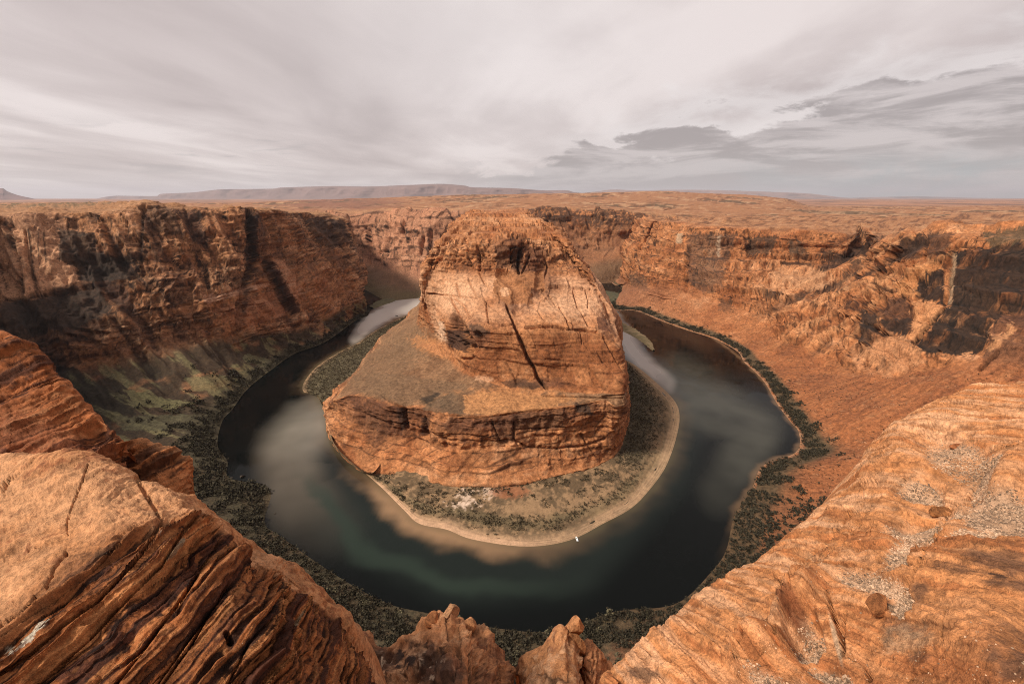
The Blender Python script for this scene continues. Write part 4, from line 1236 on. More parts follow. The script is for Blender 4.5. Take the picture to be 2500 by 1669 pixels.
for (col_, am_, lst) in [
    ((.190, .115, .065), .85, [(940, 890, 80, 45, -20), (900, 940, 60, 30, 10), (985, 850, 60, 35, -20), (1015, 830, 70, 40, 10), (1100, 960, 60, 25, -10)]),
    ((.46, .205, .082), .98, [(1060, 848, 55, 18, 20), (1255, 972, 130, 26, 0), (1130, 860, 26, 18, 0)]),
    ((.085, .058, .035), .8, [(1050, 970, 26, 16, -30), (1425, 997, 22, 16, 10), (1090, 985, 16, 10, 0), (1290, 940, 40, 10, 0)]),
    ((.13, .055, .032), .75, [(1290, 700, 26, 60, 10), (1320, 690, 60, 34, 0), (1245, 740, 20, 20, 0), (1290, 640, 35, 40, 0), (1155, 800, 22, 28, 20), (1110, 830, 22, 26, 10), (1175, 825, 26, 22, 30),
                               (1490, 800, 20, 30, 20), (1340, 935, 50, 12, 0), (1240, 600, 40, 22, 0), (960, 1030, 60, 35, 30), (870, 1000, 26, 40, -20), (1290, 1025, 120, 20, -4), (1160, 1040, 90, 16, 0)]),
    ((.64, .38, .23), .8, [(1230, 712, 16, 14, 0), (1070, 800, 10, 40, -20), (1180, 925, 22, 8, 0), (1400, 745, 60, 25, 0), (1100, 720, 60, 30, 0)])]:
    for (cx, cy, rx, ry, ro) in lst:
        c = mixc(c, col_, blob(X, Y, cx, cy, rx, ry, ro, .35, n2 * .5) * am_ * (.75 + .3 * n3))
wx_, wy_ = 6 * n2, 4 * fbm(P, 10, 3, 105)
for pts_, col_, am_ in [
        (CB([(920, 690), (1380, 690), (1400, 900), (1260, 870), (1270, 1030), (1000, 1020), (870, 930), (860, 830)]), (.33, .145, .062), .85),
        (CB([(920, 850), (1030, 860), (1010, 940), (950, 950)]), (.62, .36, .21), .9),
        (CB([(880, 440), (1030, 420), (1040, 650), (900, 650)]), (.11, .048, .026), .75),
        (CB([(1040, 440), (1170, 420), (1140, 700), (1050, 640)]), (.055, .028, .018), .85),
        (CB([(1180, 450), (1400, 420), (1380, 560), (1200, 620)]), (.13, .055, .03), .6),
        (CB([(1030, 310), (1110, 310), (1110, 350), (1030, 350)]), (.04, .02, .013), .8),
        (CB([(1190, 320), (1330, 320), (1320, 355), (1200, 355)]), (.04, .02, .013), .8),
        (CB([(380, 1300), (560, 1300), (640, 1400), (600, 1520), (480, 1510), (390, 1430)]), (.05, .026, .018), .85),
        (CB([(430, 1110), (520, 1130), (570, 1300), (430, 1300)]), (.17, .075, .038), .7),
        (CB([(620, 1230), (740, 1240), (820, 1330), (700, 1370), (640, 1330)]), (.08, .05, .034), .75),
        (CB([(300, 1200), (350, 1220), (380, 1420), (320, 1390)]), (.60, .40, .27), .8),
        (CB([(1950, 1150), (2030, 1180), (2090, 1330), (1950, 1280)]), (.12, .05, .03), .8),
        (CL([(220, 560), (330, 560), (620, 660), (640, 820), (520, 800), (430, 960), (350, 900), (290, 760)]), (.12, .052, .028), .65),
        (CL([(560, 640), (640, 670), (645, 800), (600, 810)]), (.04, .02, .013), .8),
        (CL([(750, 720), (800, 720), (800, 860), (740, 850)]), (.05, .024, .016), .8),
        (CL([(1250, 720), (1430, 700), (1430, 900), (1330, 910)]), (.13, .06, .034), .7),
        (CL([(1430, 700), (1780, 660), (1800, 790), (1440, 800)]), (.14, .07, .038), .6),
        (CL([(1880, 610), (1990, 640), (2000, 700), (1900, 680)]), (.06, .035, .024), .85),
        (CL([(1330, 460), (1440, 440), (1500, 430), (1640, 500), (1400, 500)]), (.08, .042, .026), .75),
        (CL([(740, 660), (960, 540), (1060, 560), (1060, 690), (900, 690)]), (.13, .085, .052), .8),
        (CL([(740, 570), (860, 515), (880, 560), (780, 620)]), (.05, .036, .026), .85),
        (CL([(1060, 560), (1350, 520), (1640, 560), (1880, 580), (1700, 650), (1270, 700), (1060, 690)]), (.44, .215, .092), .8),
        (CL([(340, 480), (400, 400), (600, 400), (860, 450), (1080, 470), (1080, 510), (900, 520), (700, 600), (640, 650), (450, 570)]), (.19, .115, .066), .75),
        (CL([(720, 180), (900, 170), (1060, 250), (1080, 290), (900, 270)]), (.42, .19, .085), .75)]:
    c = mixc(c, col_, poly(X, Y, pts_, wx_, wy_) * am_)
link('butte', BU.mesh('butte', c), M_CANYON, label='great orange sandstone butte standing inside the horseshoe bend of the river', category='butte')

# ------------------------------------------------------------------ point bar around the butte, spit and islets
cols = []
for (wx, wy, bx, by) in INNER:
    pw, pb = pt((wx, wy, 0)), pt((bx, by, 7))
    r = pb[:2] - pw[:2]
    ln = np.linalg.norm(r) + 1e-6
    r = r / ln
    inn = ('w', *(pb[:2] + r * 14), 9)
    b2 = ('w', *(pb[:2]), min(7, 1 + ln * .12))
    m2 = ('w', *(pw[:2] + r * ln * .55), min(4.2, .8 + ln * .06))
    m3 = ('w', *(pw[:2] + r * min(ln * .2, 12)), .9)
    ou = ('w', *(pw[:2] - r * 10), -2.5)
    cols.append([inn, b2, m2, m3, (wx, wy, 0), ou])
IB = Loft(cols, 2.4, 1.9, su=1.0, sv=.6)
P = IB.P
IB.P[..., 2] += .9 * fbm(P, 18, 3, 110) * sst(IB.V, 3.9, 3.0)
# low flood ridges that follow the shore
IB.P[..., 2] += .35 * np.sin(IB.V * 17 + 2 * perlin(P[..., 0] / 60, P[..., 1] / 60, P[..., 2])) * sst(IB.V, 3.9, 3.2) * sst(IB.V, 1.2, 1.8)
IB.normals()
X, Y = IB.px()
n1 = fbm(P, 30, 3, 111); n2 = fbm(P, 5, 4, 112, g=.6)
c = mixc(np.broadcast_to(np.array([.27, .170, .092]), P.shape).copy(), (.12, .080, .044), sst(n1 + n2, -.3, .5))
left_ = IB.U < 8.5
c = mixc(c, (.080, .070, .040), np.where(left_, sst(IB.V, 3.4, 2.6), 0) * .85)
right_ = sst(IB.U, 20.5, 22.0)
c = mixc(c, (.070, .060, .036), right_ * sst(IB.V, 3.2, 1.6) * .9)
c = mixc(c, (.27, .20, .11), right_ * sst(IB.V, 2.4, 3.2) * .5)
band = sst(np.abs(IB.V - 2.55 + .2 * n1), .35, .1) * (1 - right_)
c = mixc(c, (.12, .095, .05), band * .5)
c = mixc(c, (.42, .27, .16), sst(IB.V, 2.75, 3.3) * sst(IB.U, 11, 12) * .6)
c = mixc(c, (.50, .31, .19), sst(IB.V, 3.0, 3.7) * sst(IB.U, 11, 12) * (1 - sst(IB.U, 16.5, 18)) * .9)
c = mixc(c, (.17, .12, .07), sst(np.sin(IB.V * 26 + n1), .4, 1) * sst(IB.V, 2.6, 3.0) * sst(IB.U, 16, 18) * .55)
for (cx, cy, rx, ry) in [(1138, 1215, 18, 20), (1195, 1200, 24, 12), (1130, 1232, 30, 8)]:
    c = mixc(c, (.58, .44, .34), blob(X, Y, cx, cy, rx, ry, 0, .4, n2 * 1.2 + .2) * .7)
c = mixc(c, (.28, .11, .05), blob(X, Y, 1245, 1200, 45, 16, 0, .3, n2 * .4) * .8)
link('river_bank', IB.mesh('river_bank', c), M_BANK, kind='structure')


def flat_isle(name, line, wid, hgt, colr, seed):
    """low sand or vegetated bar along a traced line"""
    pts = smooth_line([W0(p) for p in line], 14)
    d_ = np.gradient(pts, axis=0)
    d_ /= np.linalg.norm(d_, axis=1, keepdims=True)
    nrm = np.stack([-d_[:, 1], d_[:, 0]], 1)
    n_ = len(pts)
    s = np.linspace(-1, 1, 17)
    w_ = np.interp(np.linspace(0, 1, n_), np.linspace(0, 1, len(wid)), wid)
    Q = np.zeros((n_, 17, 3))
    for j, sj in enumerate(s):
        Q[:, j, :2] = pts + nrm * (sj * w_)[:, None]
        Q[:, j, 2] = hgt * (1 - sj ** 2) * 1.4 - .4 * hgt
    n1_ = fbm(Q, 12, 3, seed)
    Q[..., 2] += .4 * n1_ * hgt
    ii = np.arange(n_ * 17).reshape(n_, 17)
    qq = np.stack([ii[:-1, :-1], ii[1:, :-1], ii[1:, 1:], ii[:-1, 1:]], -1).reshape(-1, 4)[:, ::-1]
    cc = mixc(np.broadcast_to(np.array(colr[0], float), Q.shape).copy(), colr[1], sst(n1_, -.3, .4))
    me = grid_mesh(name, Q.reshape(-1, 3), qq, cc.reshape(-1, 3))
    return link(name, me, M_BANK, kind='structure')


flat_isle('sand_bar', [(1480, 774), (1505, 790), (1540, 808), (1575, 832), (1596, 856)], [22, 26, 22, 14, 3], 2.0, [(.16, .125, .06), (.25, .18, .10)], 5)
flat_isle('river_island', [(1468, 712), (1490, 720), (1516, 735), (1535, 748)], [30, 60, 55, 20], 5.0, [(.055, .055, .032), (.10, .085, .045)], 6)
flat_isle('river_island', [(905, 752), (935, 738), (975, 722), (1020, 706)], [14, 30, 34, 30], 3.0, [(.16, .14, .07), (.11, .09, .05)], 7)

# ------------------------------------------------------------------ shrubs along the banks
def clump_mesh(name, r, n, seed, flat=.75, leaf=.34):
    """a shrub of n leaf clumps, each a bent quad, spread through an uneven crown, with a few stems"""
    g = np.random.default_rng(seed)
    V, F = [], []
    lob = g.normal(size=(5, 3)) * np.array([.45, .45, .2]) * r
    lob[:, 2] = np.abs(lob[:, 2]) + r * .45
    for k in range(n):
        cc = lob[g.integers(5)]
        d_ = g.normal(size=3)
        d_ /= np.linalg.norm(d_)
        p = cc + d_ * r * .5 * g.random() ** .4 * np.array([1, 1, flat])
        p[2] = max(p[2], .03 * r)
        a = g.normal(size=3); a /= np.linalg.norm(a)
        b_ = np.cross(a, g.normal(size=3)); b_ /= np.linalg.norm(b_)
        s = r * leaf * (.5 + g.random() * .8)
        i = len(V)
        V += [p - a * s * .5, p + b_ * s * .35, p + a * s * .5, p - b_ * s * .35]
        F += [(i, i + 1, i + 2, i + 3)]
    return np.array(V), np.array(F)


def shrub_proto(seed, r=1.0, n=90):
    V, F = clump_mesh('shrub', r, n, seed)
    return grid_mesh('shrub', V, F, None, False)


PROTO = [shrub_proto(s) for s in range(6)]
for k, me in enumerate(PROTO):
    me.materials.append(M_SHRUB)
PROTO_PALE = [shrub_proto(s + 20) for s in range(3)]
for me in PROTO_PALE:
    me.materials.append(M_SHRUB_PALE)


def many(name, pts, sizes, mat, seed, n=14, label=None):
    """a thicket as one mesh: sparse clumps for plants too far away to count"""
    g = np.random.default_rng(seed)
    base = [clump_mesh('x', 1.0, n, seed * 31 + k, leaf=.75)for k in range(8)]
    VV, FF, o = [], [], 0
    for p, s in zip(pts, sizes):
        V, F = base[g.integers(8)]
        a = g.random() * 6.28
        ca, sa = math.cos(a), math.sin(a)
        R = np.array([[ca, sa, 0], [-sa, ca, 0], [0, 0, 1]])
        VV.append(V @ R * s + p)
        FF.append(F + o)
        o += len(V)
    me = grid_mesh(name, np.concatenate(VV), np.concatenate(FF), None, False)
    return link(name, me, mat, kind='stuff')


sr = np.random.default_rng(42)
# near bank: the largest shrubs stand as things of their own
Xn, Yn = NW.px()
nn = fbm(NW.P, 18, 3, 130)
w = sst(NW.V, 1.02, 1.12) * (1 - sst(NW.V, 2.0 + .35 * nn, 2.5 + .35 * nn)) * sst(nn + .9, 0, 1.0)
vis = (Xn > -20) & (Xn < 2520) & (Yn < 1690)
pts = NW.scatter(w * vis, 4200, sr)
xs, ys, ds = project(pts)
order = np.argsort(ds)
big = pts[order[:240]] if False else pts[order][(np.arange(len(pts)) % 9) == 0][:270]
small = pts[order][(np.arange(len(pts)) % 9) != 0]
GRP = 'shrubs lining the near bank below the lookout'
for k, p in enumerate(big):
    o = bpy.data.objects.new('shrub', PROTO[k % 6] if k % 5 else PROTO_PALE[k % 3])
    scene.collection.objects.link(o)
    s = 2.3 + 2.2 * sr.random()
    o.location = p - np.array([0, 0, .2])
    o.scale = (s, s, s * (.8 + .4 * sr.random()))
    o.rotation_euler = (0, 0, sr.random() * 6.28)
    sx = float(project(p)[0])
    where = ('on the left bank where the river bends round the small bay' if sx < 660 else 'on the near bank behind the big grooved left outcrop' if sx < 900 else
             'on the near bank behind the craggy left knob' if sx < 1200 else 'on the near bank in the gap between the two knobs' if sx < 1400 else
             'on the near bank right of the balanced boulder' if sx < 1640 else 'on the right bank beside the pale edge of the rock ledge')
    o['label'] = ('dark olive shrub ' if k % 5 else 'pale dry shrub ') + where
    o['category'] = 'shrub'
    o['group'] = ('dark shrubs ' if k % 5 else 'pale shrubs ') + where
many('bank_shrubs', small, 1.2 + 1.8 * sr.random(len(small)), M_SHRUB, 3, 18)

Xr, Yr = RW.px()
nn = fbm(RW.P, 18, 3, 131)
w = sst(RW.V, 1.02, 1.25) * (1 - sst(RW.V, 1.75 + .4 * nn, 1.95 + .4 * nn)) * sst(nn + .6, 0, .8) * sst(RW.U, 1.5, 2.5)
pts = RW.scatter(w, 4600, sr)
many('bank_shrubs', pts, 1.0 + 1.9 * sr.random(len(pts)), M_SHRUB, 4, 12)
Xl, Yl = LW.px()
nn = fbm(LW.P, 18, 3, 132)
w = sst(LW.V, 1.02, 1.1) * (1 - sst(LW.V, 1.8 + .7 * nn, 2.1 + .7 * nn)) * sst(nn + .9, 0, 1.0) * (Xl > -20)
pts = LW.scatter(w, 5200, sr)
many('bank_shrubs', pts, 1.0 + 3.4 * sr.random(len(pts)) ** 2, M_SHRUB, 5, 12)
# point bar: scrub in patches
nn = fbm(IB.P, 14, 3, 133); nb = fbm(IB.P, 45, 2, 134)
wl = (IB.U < 8.2) * sst(IB.V, 3.4, 3.0)
wf = ((IB.U >= 8.2) & (IB.U < 21)) * sst(IB.V, 3.3 - .9 * sst(IB.U, 16.5, 18), 2.6 - .9 * sst(IB.U, 16.5, 18)) * sst(nn + .5 * nb, .0, .35) * 1.1
wb = ((IB.U >= 10) & (IB.U < 21)) * sst(np.abs(IB.V - 2.5 + .3 * nb), .35, .05) * .9
wr = (IB.U >= 21) * sst(IB.V, 2.9, 1.7) * 1.0
pts = IB.scatter((wl + wf + wb + wr) * sst(IB.V, 1.0, 1.1), 11000, sr)
many('scrub', pts, .6 + 1.7 * sr.random(len(pts)) ** 2, M_SCRUB, 6, 10)
# sparse scrub and fallen rocks over the red apron
pts = RW.scatter(RWt * sst(RW.U, 5, 8) * sst(RW.V, 1.9, 2.2) * (fbm(RW.P, 50, 3, 135) > -.1), 900, sr)
many('scrub', pts, .6 + .8 * sr.random(len(pts)), M_SHRUB, 7, 8)


# ------------------------------------------------------------------ rocks
def rock_mesh(name, seed, dims, cuts=13, sub=3, colr=ROCK1, rough_=.05):
    """a boulder with broken flat faces"""
    g = np.random.default_rng(seed)
    bm = bmesh.new()
    bmesh.ops.create_icosphere(bm, subdivisions=sub, radius=1.0)
    V = np.array([v_.co[:] for v_ in bm.verts])
    F = np.array([[v_.index for v_ in f_.verts] for f_ in bm.faces])
    bm.free()
    for k in range(cuts):
        n_ = g.normal(size=3); n_ /= np.linalg.norm(n_)
        lim = .40 + .30 * g.random()
        d_ = V @ n_
        V = V - np.maximum(d_ - lim, 0)[:, None] * n_
    V = V + rough_ * fbm(V + seed, .5, 3, seed)[:, None] * V
    V = V * np.array(dims) * .5 / .8
    n_ = fbm(V + seed * 3, max(dims) * .3, 3, seed)
    cc = mixc(np.broadcast_to(np.array(colr, float), V.shape).copy(), np.array(colr) * .55, sst(n_, -.2, .5) * .7)
    return grid_mesh(name, V, F, cc, False)


def rock(L, px, py, size, seed, label, mat, colr=ROCK1, rot=(0, 0, 0), name='rock', cat='rock', group=None, lift=.42, sub=3):
    p, n_ = L.at(px, py)
    me = rock_mesh(name, seed, size, colr=colr, sub=sub)
    o = link(name, me, mat, label=label, category=cat)
    if group:
        o['group'] = group
    o.location = p + np.array([0, 0, size[2] * lift])
    o.rotation_euler = rot
    return o


# ------------------------------------------------------------------ foreground: right ledge
EDGE = [(2900, 850, 9.0), (2700, 880, 8.0), (2500, 930, 7.0), (2427, 934, 7.0), (2368, 947, 6.9), (2312, 964, 6.7), (2255, 1000, 6.4), (2204, 1047, 6.1),
        (2166, 1081, 5.9), (2144, 1115, 5.8), (2114, 1158, 5.6), (2067, 1200, 5.4), (2020, 1239, 5.2), (1961, 1294, 4.9), (1910, 1337, 4.7), (1841, 1375, 4.5), (1773, 1414, 4.3),
        (1688, 1491, 4.1), (1649, 1525, 4.0), (1573, 1589, 3.8), (1500, 1669, 3.6), (1420, 1780, 3.3)]
n = len(EDGE)
cols = []
for k, (x, y, t) in enumerate(EDGE):
    f_ = k / (n - 1)
    C_ = np.array([np.interp(f_, [0, .55, 1], [3000, 2650, 1560]), np.interp(f_, [0, .55, 1], [1200, 1800, 1900]), np.interp(f_, [0, .55, 1], [3.2, 1.55, 2.75])])
    e = pt((x, y, T, t))
    hd = e.copy(); hd[2] = 0; hd /= np.linalg.norm(hd[:2])
    out = np.array([-.75, .66, 0])
    row = [('w', *(e + out * 2.2 + np.array([0, 0, -14]))), ('w', *(e + out * .9 + np.array([0, 0, -3.2]))), ('w', *(e + out * .30 + np.array([0, 0, -.55]))), (x, y, T, t)]
    for s in (.07, .2, .4, .65, 1.0):
        it = (1 - s) / t + s / C_[2]
        row.append((x + (C_[0] - x) * s, y + (C_[1] - y) * s, T, 1 / it))
    cols.append(row)
FR = Loft(cols, 2.3, 2.1, su=1.0, sv=.6)
X0, Y0 = FR.px()
P = FR.P
C6 = lambda l: [(1500 + x / 2.344, 1000 + y / 2.344) for x, y in l]
CR = lambda l: [(1880 + x / 2.534, 1050 + y / 2.534) for x, y in l]
C7 = lambda l: [(800 + x / 2.61, 1369 + y / 2.61) for x, y in l]
d = .06 * fbm(P, 1.1, 3, 140) + .020 * fbm(P, .3, 4, 141, g=.6) + .008 * fbm(P, .05, 3, 144, g=.7)
# cross-bedding runs up the slope towards the right
bn = np.array([.62, .52, .58]); bn /= np.linalg.norm(bn)
bs = P @ bn + .035 * fbm(P, .9, 3, 142)
d += .05 * beds(bs + 30, .75, 0) * sst(FR.V, 8.0, 4.0) + .030 * beds(bs + 50, .22, 2) * sst(FR.V, 8.5, 3.5) + .014 * beds(bs + 70, .08, 1) * sst(FR.V, 8.5, 3.5)
dents = np.zeros(X0.shape)
nz = .22 * fbm(P, .35, 3, 143)
GRAVEL = [(2340, 1110, 85, 36, 18), (2400, 1150, 50, 30, -30), (2240, 1180, 45, 16, -20), (2225, 1285, 60, 42, 5), (2310, 1235, 40, 14, -10), (2190, 1350, 40, 20, -60), (2135, 1425, 62, 26, 10),
          (2190, 1465, 26, 34, -10), (2445, 1240, 95, 48, 8), (2400, 1290, 90, 22, -10), (1960, 1545, 32, 50, 8), (2010, 1625, 50, 20, 20), (1890, 1655, 60, 16, 0)]
for (cx, cy, rx, ry, ro) in GRAVEL:
    dents = np.maximum(dents, blob(X0, Y0, cx, cy, rx * 1.15, ry * 1.15, ro, .3, nz))
d -= .06 * dents
d -= .15 * blob(X0, Y0, 1956, 1532, 42, 58, 8, .07, nz * .6)
d += .04 * blob(X0, Y0, 1912, 1490, 30, 60, 20, .4, nz) + .04 * blob(X0, Y0, 1975, 1455, 60, 22, 10, .4, nz)
d -= .16 * blob(X0, Y0, 2290, 1190, 120, 40, -35, .6, nz)
d += .06 * blob(X0, Y0, 2420, 1480, 150, 110, -30, .7) + .14 * blob(X0, Y0, 2470, 1150, 70, 40, -20, .6)
d += .12 * blob(X0, Y0, 2160, 1120, 50, 90, 30, .6) - .07 * blob(X0, Y0, 2300, 1060, 60, 20, -10, .5)
d += .14 * blob(X0, Y0, 1960, 1470, 90, 26, -40, .4) + .16 * blob(X0, Y0, 1860, 1600, 60, 40, -30, .5) + .1 * blob(X0, Y0, 1880, 1590, 70, 26, -40, .4)
FR.push(d * sst(FR.V, 1.5, 3.0))
FR.normals()
pm_ = sst(FR.V, 2.6, 3.2) * (1 - .75 * sst(FR.V, 6.2, 7.6)) * (1 - .9 * np.clip(dents, 0, 1))
plates(FR, bs, bn, .19, .9, .035, pm_ * .8, 1)
gapR, rR = plates(FR, bs, bn, .065, .38, .014, pm_, 2)
carve(FR, [
    (CR([(800, 570), (900, 575), (1040, 572)]), 2.2, .04), (CR([(480, 600), (520, 570), (560, 568)]), 3.0, .05),
    (CR([(1400, 170), (1330, 260), (1270, 350), (1230, 420)]), 4.5, .07), (CR([(1120, 490), (1060, 590), (980, 690), (930, 780), (900, 850), (850, 960), (830, 1040)]), 4.5, .06),
    (CR([(1095, 1080), (1060, 1170), (1060, 1310)]), 2.5, .03), (CR([(830, 300), (740, 410)]), 3, .035),
    (CR([(570, 460), (480, 540), (340, 700), (230, 790), (110, 890), (120, 970)]), 3.5, .04), (CR([(620, 470), (520, 600), (440, 690), (300, 800)]), 3.0, .03),
    (CR([(350, 1000), (380, 1120), (430, 1260), (450, 1380)]), 6.0, .16), (CR([(460, 1120), (445, 1240), (455, 1370)]), 4.5, .14),
    (CR([(490, 1390), (580, 1440), (620, 1540)]), 6, .14), (CR([(1000, 1480), (900, 1500), (860, 1560)]), 4, .06),
    (CR([(1560, 60), (1500, 90), (1400, 110)]), 4, .06), (CR([(1190, 20), (1300, 90), (1420, 110)]), 5, .05),
    (C6([(670, 1380), (720, 1400), (800, 1410), (850, 1370)]), 4, .12), (C6([(920, 1190), (900, 1280), (940, 1340)]), 3.5, .08),
    (C6([(720, 1230), (730, 1290), (680, 1360)]), 3.5, .05), (C6([(1000, 1020), (920, 950)]), 3, .05),
], k=.02)
X, Y = FR.px()
n1 = fbm(P, .8, 4, 150); n2 = fbm(P, .12, 4, 151, g=.6)
strk = fbm(np.stack([bs * 9, P @ np.array([.5, -.8, .2]) * 1.2, P[..., 2] * 0], -1), 1.0, 4, 152, g=.6)
c = np.broadcast_to(np.array([.56, .245, .098]), P.shape).copy()
c = mixc(c, (.72, .41, .235), sst(strk + .3 * n1, -.3, .6) * sst(FR.V, 7.5, 4.0) * .8)
c = mixc(c, (.38, .125, .042), sst(-strk + .3 * n1, .15, .75) * .6)
c = mixc(c, (.33, .125, .05), sst(FR.V, 5.8, 7.5) * sst(n1, -.3, .4) * .6)
c = c * (1 + (rR - .5) * .30 * pm_)[..., None]
c = mixc(c, (.16, .055, .020), gapR * .75)
sm_ = beds(bs + 50, .22, 2) + .6 * beds(bs + 70, .08, 1) + .3 * n2
c = mixc(c, (.20, .075, .028), sst(-sm_, .35, .60) * sst(FR.V, 8.5, 3.5) * .7)
for (cx, cy, rx, ry, ro, am) in [(2450, 1370, 90, 22, 12, .7), (2490, 1430, 60, 18, 15, .8), (2240, 1450, 16, 28, 20, .7), (2210, 1540, 40, 26, 0, .5), (2480, 1620, 60, 60, 0, .75),
                                 (2250, 1600, 26, 12, 0, .6), (2330, 1385, 50, 10, 10, .6), (1570, 1640, 30, 14, 0, .7), (2405, 1600, 20, 16, 0, .4)]:
    c = mixc(c, (.115, .060, .038), blob(X, Y, cx, cy, rx, ry, ro, .5, n2 * .9 + n1 * .2) * am)
c = mixc(c, (.20, .07, .03), blob(X0, Y0, 1936, 1488, 24, 24, 0, .3) * .8)  # overhang shade painted on the hollow's upper-left wall
c = mixc(c, (.36, .27, .18), blob(X, Y, 2215, 1560, 50, 34, 0, .5, n2 * .6) * .45)
gm = np.zeros(X.shape)
for (cx, cy, rx, ry, ro) in GRAVEL:
    gm = np.maximum(gm, blob(X0, Y0, cx, cy, rx, ry, ro, .35, nz * 1.4))
c = mixc(c, (.52, .34, .22), gm * .85)
sandm = blob(X, Y, 2330, 1160, 80, 40, -20, .4, nz) * .6
c = mixc(c, (.47, .19, .065), sandm)
c = mixc(c, (.50, .38, .26), blob(X, Y, 2040, 1560, 6, 60, -14, .4) * .7)
link('rock_ledge', FR.mesh('rock_ledge', c), M_NEAR, label='sloping orange sandstone ledge with gravel pockets filling the lower right corner', category='rock ledge')

# gravel lying in the pockets
def pebbles(name, pts, sizes, seed, mat=None):
    g = np.random.default_rng(seed)
    B = []
    for k in range(10):
        bm = bmesh.new()
        bmesh.ops.create_icosphere(bm, subdivisions=1, radius=1)
        V = np.array([v_.co[:] for v_ in bm.verts]) * (.7 + .5 * g.random((12, 1) if len(bm.verts) == 12 else (len(bm.verts), 1)))
        F = np.array([[v_.index for v_ in f_.verts] for f_ in bm.faces])
        bm.free()
        B.append((V * np.array([1, .75 + .2 * g.random(), .5 + .25 * g.random()]), F))
    VV, FF, o = [], [], 0
    for p, s in zip(pts, sizes):
        V, F = B[g.integers(10)]
        a = g.random() * 6.28
        R = np.array([[math.cos(a), math.sin(a), 0], [-math.sin(a), math.cos(a), 0], [0, 0, 1]])
        VV.append(V @ R * s + p)
        FF.append(F + o)
        o += len(V)
    return link(name, grid_mesh(name, np.concatenate(VV), np.concatenate(FF), None, False), mat or M_PEBBLE, kind='stuff')


see = (X > -20) & (X < 2560) & (Y < 1720) & (FR.V > 3.2)
Dd = project(FR.P)[2]
pts = FR.scatter(gm * see / Dd ** 1.2 * sst(n2 + .6, 0, .6), 20000, sr)
pebbles('gravel', pts, .0040 + .009 * sr.random(len(pts)) ** 3, 9)
pts = FR.scatter((1 - gm) * see * sst(n1, -.2, .5) * sst(FR.V, 3.5, 5) / Dd ** 1.2, 700, sr)
pebbles('gravel', pts, .003 + .005 * sr.random(len(pts)) ** 3, 10)

pts = RW.scatter(RWt * sst(RW.U, 3, 6) * sst(RW.V, 1.9, 2.3) * sst(fbm(RW.P, 45, 3, 136), -.1, .5), 2600, sr)
pebbles('rubble', pts, .25 + 1.3 * sr.random(len(pts)) ** 5, 21, M_RUBBLE)
rock(FR, 2137, 1478, (.20, .13, .09), 3, 'angular rust-brown rock lying beside the gravel near the slot in the right ledge', M_NEAR, (.36, .14, .05), (.25, -.15, .5))
rock(FR, 2283, 1260, (.26, .15, .10), 5, 'flat brown slab tilted on pale gravel in the middle of the right ledge', M_NEAR, (.34, .14, .05), (.25, .0, .3))
rock(FR, 2335, 1092, (.16, .10, .05), 6, 'small reddish stone on the upper gravel patch of the right ledge', M_NEAR, (.36, .13, .05), (0, 0, .2))
rock(FR, 2338, 1114, (.09, .05, .03), 7, 'small blackish stone just below the reddish one on the upper gravel', M_NEAR, (.05, .035, .03), (0, 0, .8))
rock(FR, 1872, 1535, (.17, .11, .10), 11, 'rounded orange block resting above the hollow at the foot of the right ledge', M_NEAR, (.42, .19, .08), (0, .3, .9))

# ------------------------------------------------------------------ foreground: left rocks
def outcrop(cols, depth_, out, ppu=2.2, ppv=2.0, su=.8, sv=.5):
    """cols: traced rows (px,py,t) from the skyline towards the viewer; the far side drops away"""
    cc = []
    for col in cols:
        e = pt((col[0][0], col[0][1], T, col[0][2]))
        o_ = np.array(out, float)
        row = [('w', *(e + o_ * 2.2 + np.array([0, 0, -depth_ * 3]))), ('w', *(e + o_ * 1.1 + np.array([0, 0, -depth_]))), ('w', *(e + o_ * .35 + np.array([0, 0, -.25 * depth_])))]
        row += [(a, b_, T, c_) for a, b_, c_ in col]
        cc.append(row)
    return Loft(cc, ppu, ppv, su, sv)


